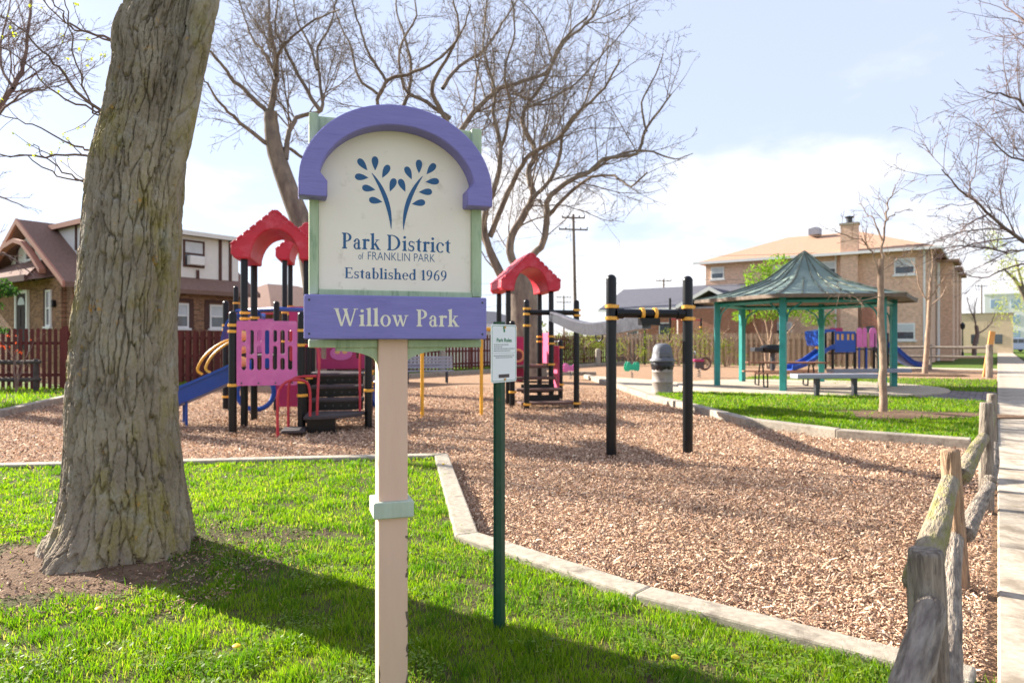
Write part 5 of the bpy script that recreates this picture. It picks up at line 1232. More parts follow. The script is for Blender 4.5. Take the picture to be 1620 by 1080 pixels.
bar('hand_rail', smooth_path([(1.99, .32, .31), (1.99, .32, 1.0), (2.0, .34, 1.3), (2.06, .36, 1.42)]), .022, M_REDPIPE, ps_)
# slide, its hoops and legs
sl_ = trough(ps_, 'slide', [(.0, .86), (-.2, .84), (-.4, .74), (-.97, .48), (-1.35, .34), (-1.9, .21), (-2.4, .16), (-2.7, .16)], .28, .30, M_BLUE); sl_.location = (0, 1.52, 0)
for x, y in ((-1.0, 1.3), (-1.15, 1.74)): bar('slide_leg', [(x, y, -.03), (x, y, .58)], .022, M_BLUE, ps_)
for y in (1.22, 1.84):
    bar('slide_hoop', smooth_path([(-.05, y, 1.55), (-.35, y, 1.5), (-.65, y, 1.28), (-.80, y, 1.02), (-.72, y, .92)]), .024, M_YELLOWP, ps_)
    for z_ in (1.15, 1.38, 1.60):
        mb = MB(); mb.sphere((.0, .42 + (y - 1.22) * .6, z_), .10, 14, 8, sx=1.35, sy=.6, sz=.9); mb.build('climbing_ball', M_TAN, ps_)
trough(ps_, 'slide_hood', [(.1, 2.0), (-.2, 2.02), (-.5, 1.86), (-.62, 1.5)], .3, .06, M_BLUE).location = (0, 2.6, 0)
bar('brace', [(.2, 3.85, 2.2), (1.2, 5.7, 2.25)], .05, M_BLUE, ps_); bar('brace', [(-.9, 4.2, 2.1), (.2, 3.82, 2.1)], .022, M_REDPIPE, ps_); bar('brace', [(.15, 5.75, 2.3), (-1.24, 7.3, 2.3)], .05, M_BLUE, ps_)
mb = MB(); mb.box(.55, .67, 3.0, 3.1, 1.1, 1.75); mb.build('hanging_panel', M_RED, ps_, smooth=0, bevel=.03)
mb = MB(); mb.box(.05, .2, 3.0, 3.1, .95, 1.9); mb.build('hanging_panel', M_BLUE, ps_, smooth=0, bevel=.03)

# ------------------------------------------------------------------ yellow bar frame
yb = G(668, 660); yf_ = thing('bar_frame', 'yellow horizontal ladder frame on two slim posts behind the sign', 'playground', yb, R(10))
for x, y in ((0, 0), (1.18, 0), (0, .75), (1.18, .75)):
    if y == 0: bar('post', [(x, y, -.05), (x, y, 1.78)], .034, M_YELLOWP, yf_, 12)
for y in (0,): bar('rail', [(-.65, y, 1.75), (1.9, y, 1.75)], .036, M_YELLOWP, yf_, 12)
bar('rail', [(-.65, .55, 1.75), (1.9, .55, 1.75)], .036, M_YELLOWP, yf_, 12)
for k in range(8): bar('rung', [(-.5 + .33 * k, 0.02, 1.75), (-.5 + .33 * k, .53, 1.75)], .018, M_YELLOWP, yf_, 8)

# ------------------------------------------------------------------ small tower with the gliding track
T0 = Vector((.32, 15.0, 0)); TA = R(13)
tw3 = thing('play_tower', 'small play tower with a red arched roof, steps and a steel gliding track', 'playground', T0, TA)
for x, y, h, cl in ((0, 0, 2.43, (.12, 1.85, 2.1, 2.22)), (1.15, 0, 2.43, (.12, 2.08, 2.2)), (-.13, 1.26, 2.72, (1.5,)), (.93, 1.26, 2.72, (.95, 1.45, 1.62)), (-.13, 2.32, 2.72, (1.5,)), (.93, 2.32, 2.72, (.9, 1.5, 1.62)), (0 - .18, .62, 1.98, (.35, 1.5)), (1.45, 2.2, 1.55, (.4, 1.35))):
    play_post(x, y, h, tw3, cl)
arch_roof(tw3, (.40, 1.79), 2.78, h=.84)
for i, (x0, x1, y0, y1, z_) in enumerate(((-.12, 1.12, .0, .42, .16), (-.08, 1.0, .50, .92, .42), (-.08, .95, .95, 1.3, .66), (-.1, .9, 1.28, 2.3, .92))):
    step_slab('step' if i < 3 else 'deck', x0, x1, y0, y1, z_, .06, tw3, M_DECKB)
for z_, y in ((.28, .48), (.5, .9)):
    mb = MB(); mb.box(.1, .9, y, y + .03, z_ - .2, z_); mb.build('riser', M_BLACK, tw3, smooth=0)
pn = slot_panel(tw3, .0, .5, .5, 1.62, 2.28, M_MAGENTA, [])
for cx_, cz_, r_ in ((.34, 1.14, .15), (.12, 1.42, .13), (.10, .92, .13)):
    mb = MB(); mb.torus((cx_, -.02, cz_), r_, .03, 'y', flat=.6); mb.build('game_ring', M_TAN, pn)
    mb = MB(); mb.lathe([(r_ * .62, -.012), (r_ * .62, .012)], (0, 0, 0), 20); dd = mb.build('game_disc', M_DECKB, pn); dd.rotation_euler = (R(90), 0, 0); dd.location = (cx_, -.02, cz_)
for x, y0, y1, z0, z1, m_ in ((.99, 1.34, 2.24, .95, 1.72, M_ROSE), (1.2, 1.5, 2.1, .35, 1.40, M_ROSE)):
    mb = MB(); mb.box(x - .012, x + .012, y0, y1, z0, z1); mb.build('panel', m_, tw3, smooth=0, bevel=.01)
bar('crossbar', [(0.06, 0, 2.14), (1.09, 0, 2.14)], .058, M_BLACK, tw3, 16)
inv = (Matrix.Translation(T0) @ Matrix.Rotation(TA, 4, 'Z')).inverted()
N1, N2 = G(967, 723), G(1088, 719)
for N_ in (N1, N2):
    q = inv @ N_; play_post(q.x, q.y, 2.37, tw3, (1.80, 1.955), r=.067)
q1, q2 = inv @ Vector((N1.x, N1.y, 1.865)), inv @ Vector((N2.x, N2.y, 1.865)); d_ = (q2 - q1).normalized()
bar('crossbar', [q1 + d_ * .06, q2 - d_ * .06], .058, M_BLACK, tw3, 16)
for q, s in ((q1, 1), (q2, -1)): bar('collar', [q + d_ * s * .06, q + d_ * s * .16], .072, M_BLACK, tw3, 16)
mid = q1.lerp(q2, .48)
for k in (-.09, .09): bar('track_clamp', [mid + d_ * (k - .022), mid + d_ * (k + .022)], .078, M_YELLOW, tw3, 16)
w0, w1 = Vector((.88, 15.15, 2.06)), Vector((1.80, 9.0, 1.78))
ctl = [inv @ p for p in (w0, Vector((1.00, 13.7, 1.93)), Vector((1.12, 12.2, 1.79)), Vector((1.27, 10.9, 1.70)), Vector((1.5, 9.9, 1.71)), Vector((1.70, 9.25, 1.755)), Vector((1.78, 9.03, 1.77)))]
tr_ = smooth_path(ctl, 6); _, fr = frames(tr_); sec = [(-.065, -.10), (.065, -.10), (.065, .08), (.04, .105), (-.04, .105), (-.065, .08)]
mb = MB(); vs_ = []
for p, (t, u, w) in zip(tr_, fr):
    sd = Vector((t.y, -t.x, 0)).normalized()
    for a, b in sec: vs_.append(p + sd * a + Vector((0, 0, b)))
n = 6; mb.add(vs_, [(j * n + i, j * n + (i + 1) % n, (j + 1) * n + (i + 1) % n, (j + 1) * n + i) for j in range(len(tr_) - 1) for i in range(n)] + [tuple(range(n)), tuple(range(len(vs_) - 1, len(vs_) - n - 1, -1))])
track = mb.build('glide_track', M_STEEL, tw3, smooth=35)
g_ = tr_[20]; bar('trolley_handle', smooth_path([g_ + Vector((-.03, .06, -.07)), g_ + Vector((-.03, .06, -.15)), g_ + Vector((0, 0, -.19)), g_ + Vector((.03, -.06, -.15)), g_ + Vector((.03, -.06, -.07))]), .012, M_STEELD, tw3)
mb = MB(); mb.sphere(mid + Vector((0, -.0, -.1)), .05); mb.box(mid.x - .12, mid.x + .14, mid.y - .06, mid.y + .06, mid.z - .15, mid.z - .06); mb.build('track_hanger', M_BLACK, tw3)

# ------------------------------------------------------------------ shelter (hexagonal, teal posts, standing-seam roof)
gz = thing('picnic_shelter', 'hexagonal picnic shelter with teal posts and a green metal roof', 'shelter', (GZ.x, GZ.y, .1), R(-125))
PR = [(3.42, 2.70), (2.75, 2.83), (2.2, 2.98), (1.65, 3.15), (1.2, 3.33), (.85, 3.58), (.5, 3.86), (.06, 4.20)]
def hexv(r, k, z): return Vector((r * math.cos(R(60 * k)), r * math.sin(R(60 * k)), z))
for k in range(6):
    v = hexv(2.70, k, 0); mb = MB(); mb.box(-.085, .085, -.085, .085, -.02, 2.72, rz=R(60 * k), c=v); mb.build('post', M_TEAL, gz, smooth=0, bevel=.01)
    a = hexv(2.66, k, 2.58); b = hexv(2.66, k + 1, 2.58); mb = MB(); mb.tube([a, b], .075, 4); mb.build('beam', M_TEAL, gz, smooth=0)
    for s in (1, -1):
        kk = k + s; e = (hexv(2.68, kk, 0) - hexv(2.68, k, 0)).normalized(); o_ = hexv(2.68, k, 0)
        bar('brace', smooth_path([o_ + e * .09 + Vector((0, 0, 1.95)), o_ + e * .18 + Vector((0, 0, 2.28)), o_ + e * .5 + Vector((0, 0, 2.5))], 5), .025, M_TEAL, gz, 6)
    mb = MB(); vs_ = []
    for r_, z_ in PR: vs_ += [hexv(r_, k, z_), hexv(r_, k + 1, z_)]
    vs2 = [v - Vector((0, 0, .04)) for v in vs_]; m_ = len(PR)
    fs_ = [(2 * i, 2 * i + 1, 2 * i + 3, 2 * i + 2) for i in range(m_ - 1)]
    mb.add(vs_, fs_); mb.add(vs2, fs_); rp_ = mb.build('roof_panel', M_GROOF, gz, smooth=30)
    for j in range(5):
        t = j / 5 + (0 if j else 0); pts = [hexv(r_, k, z_).lerp(hexv(r_, k + 1, z_), t) + Vector((0, 0, .012)) for r_, z_ in PR]
        if j in (1, 4): pts = pts[:5]
        bar('hip_seam' if j == 0 else 'seam', pts, .034 if j == 0 else .02, M_GSEAM, gz, 6)
    a, b = hexv(3.42, k, 2.62), hexv(3.42, k + 1, 2.62); mb = MB(); d = (b - a).normalized(); nrm = Vector((d.y, -d.x, 0))
    mb.add([a + nrm * .0, b + nrm * .0, b + Vector((0, 0, .10)), a + Vector((0, 0, .10)), a - nrm * .05, b - nrm * .05, b - nrm * .05 + Vector((0, 0, .09)), a - nrm * .05 + Vector((0, 0, .09))], [(0, 1, 2, 3), (4, 7, 6, 5), (0, 4, 5, 1), (3, 2, 6, 7)])
    mb.build('fascia', M_FASCIA, gz, smooth=0)
    mb = MB(); mb.add([hexv(3.40, k, 2.66), hexv(3.40, k + 1, 2.66), hexv(.3, k + 1, 2.85), hexv(.3, k, 2.85)], [(0, 1, 2, 3)]); mb.build('ceiling_panel', M_FASCIA, gz, smooth=0)
mb = MB(); mb.lathe([(.16, 4.1), (.12, 4.2), (.04, 4.27)], (0, 0, 0), 6); mb.build('finial', M_GSEAM, gz)
# picnic table and two plank benches under it
def picnic_table(c, rz):
    t = thing('picnic_table', 'picnic table with reddish brown planks and looped black pipe legs under the shelter', 'table', c, rz)
    for k in range(5): mb = MB(); mb.box(-1.15, 1.15, -.36 + .146 * k, -.36 + .146 * k + .136, .72, .765); mb.build('plank', M_WOODT, t, smooth=0, bevel=.006)
    for s in (-1, 1):
        for k in range(2): mb = MB(); mb.box(-1.15, 1.15, s * .72 - .13 + .135 * k, s * .72 - .13 + .135 * k + .125, .42, .46); mb.build('seat_plank', M_WOODT, t, smooth=0, bevel=.006)
    for x in (-.75, .75):
        for s in (-1, 1):
            bar('leg', smooth_path([(x, s * .12, .72), (x, s * .25, .5), (x, s * .3, .08), (x, s * .36, .02), (x, s * .7, .02), (x, s * .76, .08), (x, s * .72, .42)], 5), .024, M_BLACK, t, 8)
        bar('crossbar', [(x, -.35, .70), (x, .35, .70)], .024, M_BLACK, t, 8)
    return t
picnic_table((8.55, 21.3, .1), R(-6))
def plank_bench(c, rz, lab, L=1.75):
    t = thing('plank_bench', lab, 'bench', c, rz)
    mb = MB(); mb.box(-L / 2, L / 2, -.20, .20, .44, .56); mb.build('seat', M_BENCHG, t, smooth=0, bevel=.02, seg=2)
    for x in (-.52, .52): mb = MB(); mb.box(x - .05, x + .05, -.05, .05, 0, .44); mb.build('leg', M_STEELD, t, smooth=0); mb = MB(); mb.box(x - .09, x + .09, -.09, .09, 0, .015); mb.build('foot_plate', M_STEELD, t, smooth=0)
    return t
b1 = G(1322, 625, .1); plank_bench((b1.x, b1.y, .1), R(6), 'flat grey backless bench at the front edge of the shelter', 2.3)
b2 = G(1375, 612, .1); plank_bench((b2.x, b2.y, .1), R(8), 'flat grey backless bench at the far edge of the shelter', 2.6)

# ------------------------------------------------------------------ rubbish bin
bp = G(1048, 621, .06); bn = thing('rubbish_bin', 'grey steel drum bin with a domed plastic lid on the walk', 'bin', (bp.x, bp.y, .06))
pr = [(.285, 0), (.295, .015), (.29, .03), (.288, .30), (.30, .315), (.288, .33), (.288, .58), (.30, .595), (.288, .61), (.288, .84)]
mb = MB(); mb.lathe(pr, n=32); mb.build('drum', M_DRUM, bn)
random.seed(8); mb = MB(); nn = 36; vs_ = []
for j, (r_, z_) in enumerate(((.297, .90), (.315, .84), (.318, .77), (.308, .70), (.294, .66))):
    for i in range(nn): vs_.append(((r_ + random.uniform(-.012, .016)) * math.cos(2 * math.pi * i / nn), (r_ + random.uniform(-.012, .016)) * math.sin(2 * math.pi * i / nn), z_ + (random.uniform(-.05, .06) if j == 4 else random.uniform(-.01, .01))))
mb.add(vs_, [(j * nn + i, j * nn + (i + 1) % nn, (j + 1) * nn + (i + 1) % nn, (j + 1) * nn + i) for j in range(4) for i in range(nn)]); mb.build('bag', M_BAG, bn, smooth=50)
mb = MB(); mb.lathe([(.315, .86), (.345, .875), (.345, .93), (.325, .95), (.30, .97), (.275, 1.12), (.255, 1.26), (.20, 1.35), (.1, 1.385), (.01, 1.39)], n=32); ld = mb.build('lid', M_GREYP, bn, smooth=50)
mb = MB(); mb.box(-.17, .17, -.30, -.24, 1.0, 1.16); mb.build('lid_flap', M_GREYP, ld, smooth=0, bevel=.02)
mb = MB(); mb.torus((0, 0, .90), .345, .016, 'z'); mb.build('lid_rim', M_GREYP, ld)

# ------------------------------------------------------------------ spring riders, grill, bollards, bench, swing posts
def spring(t, m=M_STEELD):
    pts = [(.07 * math.cos(i * .7), .07 * math.sin(i * .7), .02 + i * .011) for i in range(34)]; mb = MB(); mb.tube(pts, .014, 6); mb.build('spring', m, t)
g = G(1000, 600); t = thing('spring_rider', 'teal green animal spring rider with a dark seat in front of the bin', 'spring rider', g, R(20)); t.scale = (.66, .66, .8); spring(t)
body = [(-.42, .42), (-.30, .40), (-.2, .46), (.2, .46), (.3, .40), (.42, .46), (.45, .7), (.36, .86), (.22, .86), (.12, .74), (-.1, .72), (-.24, .88), (-.36, .90), (-.46, .74), (-.5, .55)]
for y in (-.14, .11): mb = MB(); mb.prism(body, y, y + .03); mb.build('side_panel', M_PEDAL, t, smooth=0, bevel=.008)
mb = MB(); mb.box(-.14, .26, -.11, .11, .58, .66); mb.build('seat', M_BLACK, t, smooth=0, bevel=.02); bar('handle', [(-.2, -.24, .84), (-.2, .24, .84)], .018, M_BLACK, t)
g = G(1106, 597); t = thing('spring_rider', 'red wheeled spring rider between the bin and the shelter post', 'spring rider', g, R(10)); spring(t)
mb = MB(); mb.torus((.25, 0, .58), .24, .05, 'y'); mb.build('wheel', M_DECKB, t); mb = MB(); mb.box(-.25, .2, -.1, .1, .66, .76); mb.build('seat', M_MAGENTA, t, smooth=0, bevel=.03)
bar('handle', smooth_path([(-.2, -.15, .95), (-.2, 0, 1.1), (-.2, .15, .95)]), .016, M_STEEL, t); bar('neck', [(-.2, 0, .7), (-.2, 0, 1.08)], .02, M_STEEL, t); mb = MB(); mb.box(-.2, .2, -.05, .05, .38, .66); mb.build('frame', M_BROWNINK, t, smooth=0)
g = G(903, 600); t = thing('spring_rider', 'pink animal spring rider behind the small red roof tower', 'spring rider', g, R(15)); t.scale = (.7, .7, .8); spring(t)
for y in (-.14, .11): mb = MB(); mb.prism([(p[0], p[1] * .9) for p in body], y, y + .03); mb.build('side_panel', M_PINK, t, smooth=0, bevel=.008)
mb = MB(); mb.box(-.14, .26, -.11, .11, .5, .58); mb.build('seat', M_BROWNINK, t, smooth=0, bevel=.02)
g = G(1222, 588); t = thing('grill', 'black pedestal barbecue grill behind the picnic table', 'grill', g, R(8))
mb = MB(); mb.lathe([(.42, .95), (.45, 1.05), (.45, 1.2), (.36, 1.32), (.12, 1.36)], n=20, sx=1.4); mb.build('hood', M_BLACK, t); mb = MB(); mb.box(-.08, .08, -.08, .08, 0, .95); mb.build('pedestal', M_STEELD, t, smooth=0); mb = MB(); mb.box(-1.05, -.62, -.25, .25, 1.0, 1.2); mb.build('tray', M_STEELD, t, smooth=0, bevel=.02)
for px, py, lab in ((700, 588, 'round concrete bollard beside the grey bench'), (946, 578, 'round concrete bollard in front of the back fence bushes')):
    g = G(px, py, .02); t = thing('bollard', lab, 'bollard', g)
    mb = MB(); mb.lathe([(.17, 0), (.17, .92), (.15, .99), (.09, 1.03), (.01, 1.04)], n=18); mb.build('shaft', M_CONC, t); mb = MB(); mb.torus((0, 0, .82), .17, .012, 'z', k=6); mb.build('groove', M_CONC, t)
g = G(676, 606); t = thing('park_bench', 'grey slatted park bench at the far kerb, glimpsed under the sign', 'bench', g, R(12))
for k in range(4): mb = MB(); mb.box(-.95, .95, -.22 + .12 * k, -.22 + .12 * k + .10, .42, .46); mb.build('seat_slat', M_BENCHG, t, smooth=0, bevel=.008)
for k in range(4): mb = MB(); mb.box(-.95, .95, .27 + .02 * k, .305 + .02 * k, .52 + .115 * k, .615 + .115 * k); mb.build('back_slat', M_BENCHG, t, smooth=0, bevel=.008)
for x in (-.7, .7):
    bar('leg', smooth_path([(x, -.2, -.02), (x, -.18, .40), (x, .25, .41), (x, .32, .6), (x, .37, .95)], 4), .03, M_STEELD, t, 8); bar('leg', [(x, .22, -.02), (x, .22, .41)], .03, M_STEELD, t, 8)
g = G(1060, 578); t = thing('swing_frame', 'tall slim black swing posts in the mulch behind the bin', 'playground', g, R(8))
for px, py, h in ((1020, 577, 2.6), (1060, 578, 4.2), (1109, 576, 3.0)):
    q = G(px, py) - g; q = Matrix.Rotation(R(-8), 3, 'Z') @ q; mb = MB(); mb.tube([(q.x, q.y, -.05), (q.x, q.y, h)], .07, 10); mb.build('post', M_BLACK, t)
qs = [Matrix.Rotation(R(-8), 3, 'Z') @ (G(px, py) - g) for px, py in ((1020, 577), (1060, 578), (1109, 576))]
bar('crossbar', [qs[0] + Vector((0, 0, 2.55)), qs[1] + Vector((0, 0, 2.55))], .05, M_BLACK, t); bar('crossbar', [qs[1] + Vector((0, 0, 2.9)), qs[2] + Vector((0, 0, 2.9))], .04, M_RED, t)
mb = MB(); mb.lathe([(.09, 2.4), (.09, 2.48)], qs[2], 14); mb.build('clamp', M_YELLOW, t)

# ------------------------------------------------------------------ far blue play structure
B0 = G(1340, 585); bs = thing('blue_playset', 'blue and pink play structure with two slides beyond the shelter', 'playground', B0, R(10)); k_ = B0.y / F
def bx(px): return (px - 1340) * k_
def bz(py): return CAM_H - (py - 540) * k_
for px, dy in ((1315, 0), (1354, 0), (1388, 0), (1412, 0), (1327, 1.2), (1366, 1.2), (1400, 1.2)):
    play_post(bx(px), dy, bz(522 if px < 1330 else 526), bs, (), r=.07)
o = slot_panel(bs, bx(1317), bx(1353), bz(557), bz(524), -.09, M_BLUE, [round_rect(bx(1320 + 8 * i + (2 if i > 1 else 0)), bz(538), bx(1325 + 8 * i + (2 if i > 1 else 0)), bz(528), .03, 2) for i in range(4)])
mb = MB(); mb.add([(bx(1319), -.05, bz(540)), (bx(1352), -.05, bz(540)), (bx(1352), -.05, bz(526)), (bx(1319), -.05, bz(526))], [(0, 1, 2, 3)]); mb.build('panel_back', M_TAN, bs, smooth=0)
for a_, b_ in ((1356, 1366), (1367, 1374), (1379, 1391), (1401, 1410)):
    mb = MB(); c_ = (bx(a_) + bx(b_)) / 2; r_ = (bx(b_) - bx(a_)) / 2
    mb.prism([(c_ - r_, bz(549)), (c_ + r_, bz(549))] + arc(c_, bz(518) - r_, r_, r_, 0, 180, 10), -.06, -.02); mb.build('arched_panel', M_PINK, bs, smooth=0, bevel=.01)
mb = MB(); mb.prism([(bx(1330), bz(524)), (bx(1352), bz(524)), (bx(1352), bz(518)), (bx(1330), bz(518))], .9, .95); mb.build('panel', M_MAGENTA, bs, smooth=0)
step_slab('deck', bx(1313), bx(1416), -.05, 1.3, bz(551), .08, bs); step_slab('deck', bx(1316), bx(1356), -.05, 1.3, bz(558), .06, bs)
s1 = trough(bs, 'slide', [(bx(1316), bz(551)), (bx(1306), bz(554)), (bx(1275), bz(574)), (bx(1250), bz(583)), (bx(1243), bz(583))], .42, .22, M_BLUE); s1.location = (0, .3, 0)
s2 = trough(bs, 'slide', [(bx(1412), bz(549)), (bx(1420), bz(550)), (bx(1450), bz(573)), (bx(1464), bz(579)), (bx(1482), bz(580))], .40, .24, M_BLUE); s2.location = (0, .3, 0)
mb = MB(); out = [(bx(1282), bz(524)), (bx(1300), bz(521)), (bx(1316), bz(521)), (bx(1316), bz(524)), (bx(1300), bz(526)), (bx(1290), bz(532)), (bx(1291), bz(548)), (bx(1287), bz(546)), (bx(1283), bz(534))]
mb.prism(out, -.2, .8); mb.build('slide_hood', M_BLUE, bs, smooth=30)
for px, py in ((1359, 528), (1372, 528), (1400, 524)): mb = MB(); mb.tube([(bx(px), -.1, bz(585)), (bx(px), -.1, bz(py + 22))], .045, 8); mb.build('pole', M_BLUE, bs)
mb = MB(); mb.sphere((bx(1293), .2, bz(549)), .12); mb.build('knob', M_YELLOWP, bs)

# ------------------------------------------------------------------ buildings
M_PALEGLASS = mat('pale_window', srgb(150, 172, 196), 0.2, var=.1, scale=2)
def window(parent, x0, x1, z0, z1, y, fm=M_TRIM, sill=True, face='y', blind=.5, n_=-1, sx=0):
    """a window set in a wall that faces local -y (face='y') or -x (face='x')"""
    def B(mb, a0, a1, d0, d1, c0, c1):
        return mb.box(a0, a1, d0, d1, c0, c1) if face == 'y' else mb.box(d0, d1, a0, a1, c0, c1)
    w = .07; mb = MB()
    for a0, a1, c0, c1 in ((x0, x0 + w, z0, z1), (x1 - w, x1, z0, z1), (x0 + w, x1 - w, z1 - w, z1), (x0 + w, x1 - w, z0, z0 + w), (x0 + w, x1 - w, (z0 + z1) / 2 - .03, (z0 + z1) / 2 + .03)): B(mb, a0, a1, y - .05, y + .06, c0, c1)
    o = mb.build('window', fm, parent, smooth=0)
    for k, (c0, c1) in enumerate(((z0 + w, (z0 + z1) / 2 - .03), ((z0 + z1) / 2 + .03, z1 - w))):
        mb = MB(); B(mb, x0 + w, x1 - w, y - .012 - .01 * k, y + .0, c0, c1); mb.build('pane', M_BLIND if (k and blind > .4) else M_GLASS, o, smooth=0)
    if sill: mb = MB(); B(mb, x0 - .08, x1 + .08, y - .11, y - .003, z0 - .09, z0 - .002); mb.build('sill', M_TRIM, o, smooth=0)
    return o
# --- tudor house
H = thing('tudor_house', 'brown brick and white stucco tudor house with steep shingle roof behind the red fence', 'house', P(10.8, 27), S_ANG)
LX, WY = 7.0, 7.4
mb = MB(); mb.box(0, LX, 0, WY, -.05, 3.55); mb.build('wall', M_BRICKH, H, smooth=0)
prof_r = [(-.45, 3.42), (WY / 2, 6.0), (WY + .45, 3.42), (WY + .45, 3.60), (WY / 2, 6.2), (-.45, 3.60)]
mb = MB(); mb.prism(prof_r, -.45, LX + .35, 'yz'); rf = mb.build('roof', M_SHING, H, smooth=0)
mb = MB(); mb.prism([(.0, 3.552), (WY / 2, 5.92), (WY, 3.552)], .02, LX - .02, 'yz'); mb.build('gable_wall', M_STUCCO, H, smooth=0)
for s, (ya, yb_) in enumerate(((-.47, WY / 2), (WY + .47, WY / 2))):
    mb = MB(); mb.add([(-.50, ya, 3.40), (-.50, ya, 3.62), (-.50, yb_, 6.22), (-.50, yb_, 6.0), (-.42, ya, 3.40), (-.42, ya, 3.62), (-.42, yb_, 6.22), (-.42, yb_, 6.0)], [(0, 1, 2, 3), (4, 7, 6, 5), (0, 3, 7, 4), (1, 5, 6, 2), (0, 4, 5, 1), (3, 2, 6, 7)]); mb.build('bargeboard', M_BARGE, H, smooth=0)
mb = MB(); mb.box(.75, 6.85, .45, 3.2, 3.75, 5.90); dm = mb.build('dormer', M_STUCCO, H, smooth=0)
mb = MB(); mb.box(.55, 7.05, .15, 3.5, 5.902, 6.04); mb.build('dormer_roof', M_TIMBER, dm, smooth=0)
mb = MB(); mb.box(.56, 7.04, .10, .148, 5.88, 6.06); mb.build('eave_board', M_TRIM, dm, smooth=0)
def px_on_side(px):    # x along the park side of the house for a measured column
    r = (px - 810) / F; ya = P(10.8, 27); return (r * ya.y - ya.x) / (SX - r * SY)
for px in (283, 318, 354, 370):
    x = px_on_side(px) + .1; mb = MB(); mb.box(x - .06, x + .06, .40, .448, 3.9, 5.88 if px != 318 else 4.5); mb.build('timber', M_TIMBER, dm, smooth=0)
for y in (.5, 1.5): mb = MB(); mb.box(.70, .748, y - .05, y + .05, 4.0 + .64 * y, 5.88); mb.build('timber', M_TIMBER, dm, smooth=0)
mb = MB(); mb.box(.49, .548, .16, 3.5, 5.86, 6.05); mb.build('eave_board', M_BARGE, dm, smooth=0)
x = px_on_side(312) + .1; w_ = window(H, x - .46, x + .46, 4.60, 5.72, .44, M_TIMBER, False); mb = MB(); mb.box(x - .32, x + .32, .12, .40, 4.68, 5.06); mb.build('air_conditioner', M_TRIM, w_, smooth=0, bevel=.02)
for px, wd in ((281, .45), (346, .42)):
    x = px_on_side(px); window(H, x - wd, x + wd, 2.05, 3.05, 0, M_TRIM); 
    for s in (-1, 1): mb = MB(); mb.box(x + s * (wd + .12) - .1, x + s * (wd + .12) + .1, -.03, -.003, 2.0, 3.1); mb.build('shutter', M_TIMBER, H, smooth=0)
    mb = MB(); mb.box(x - wd - .2, x + wd + .2, -.04, -.004, 3.11, 3.25); mb.build('lintel', M_TIMBER, H, smooth=0)
# front entry: projecting gable, porch roof, door and window on the face towards the camera
mb = MB(); mb.box(-.16, -.01, .5, 7.3, -.05, 3.82); ent = mb.build('entry_wall', M_BRICKH, H, smooth=0)
mb = MB(); mb.add([(-1.0, 1.2, 3.70), (-1.0, 7.6, 3.70), (-.03, 7.6, 3.9), (-.03, 1.2, 3.9), (-1.0, 1.2, 3.86), (-1.0, 7.6, 3.86), (-.03, 7.0, 4.6), (-.03, 2.4, 4.6)], [(0, 3, 2, 1), (4, 5, 6, 7), (0, 1, 5, 4), (0, 4, 7, 3), (1, 2, 6, 5), (3, 7, 6, 2)]); mb.build('porch_roof', M_SHING, H, smooth=0)
mb = MB(); mb.box(-1.08, -1.003, 1.2, 7.6, 3.66, 3.88); mb.build('fascia', M_TIMBER, H, smooth=0)
dr = MB(); dr.box(-.22, -.165, 3.45, 4.4, 1.2, 3.35); d_o = dr.build('door', M_DOOR, H, smooth=0)
mb = MB()
for y0, y1, z0, z1 in ((3.55, 3.88, 1.4, 2.0), (3.98, 4.3, 1.4, 2.0), (3.55, 3.88, 2.1, 2.8), (3.98, 4.3, 2.1, 2.8)): mb.box(-.24, -.221, y0, y1, z0, z1)
mb.build('door_panel', M_DOOR, d_o, smooth=0)
mb = MB(); mb.prism(arc(3.92, 2.92, .32, .3, 0, 180, 10), -.245, -.222, 'yz'); mb.build('fan_light', M_BLIND, d_o, smooth=0)
mb = MB()
for y0, y1, z0, z1 in ((3.32, 3.44, 1.1, 3.48), (4.41, 4.53, 1.1, 3.48), (3.441, 4.409, 3.36, 3.48)): mb.box(-.26, -.162, y0, y1, z0, z1)
mb.build('door_frame', M_TRIM, d_o, smooth=0)
window(H, 1.3, 1.75, 2.05, 3.4, -.165, M_TRIM, True, 'x', .2); mb = MB(); mb.box(-.20, -.163, 1.78, 1.98, 2.0, 3.45); mb.build('shutter', M_TIMBER, H, smooth=0)
mb = MB(); mb.box(-.30, -.163, .92, 1.06, 2.75, 3.0); mb.build('wall_lantern', M_BLACK, H, smooth=0, bevel=.02)
mb = MB(); vs_ = []
go = [(1.2, 4.05), (2.0, 4.65), (2.9, 5.2), (3.6, 5.35), (4.6, 5.2), (5.5, 4.8), (6.3, 4.2), (6.8, 3.9)]      # curved trim of the entry gable
for i in range(len(go) - 1):
    (a, za), (b, zb) = go[i], go[i + 1]; mb.add([(-.62, a, za - .08), (-.62, b, zb - .08), (-.62, b, zb + .08), (-.62, a, za + .08), (-.40, a, za - .08), (-.40, b, zb - .08), (-.40, b, zb + .08), (-.40, a, za + .08)], [(0, 1, 2, 3), (4, 7, 6, 5), (0, 4, 5, 1), (3, 2, 6, 7), (0, 3, 7, 4), (1, 5, 6, 2)])
mb.build('gable_trim', M_BARGE, H, smooth=0)
window(H, 3.4, 3.95, 4.62, 5.25, -.05, M_TRIM, False, 'x', .2)
for y in (2.4, 3.4, 5.0, 5.9): mb = MB(); mb.box(-.03, .01, y - .06, y + .06, 3.6, 4.3 if y in (2.4, 5.9) else 5.2); mb.build('timber', M_TIMBER, H, smooth=0)
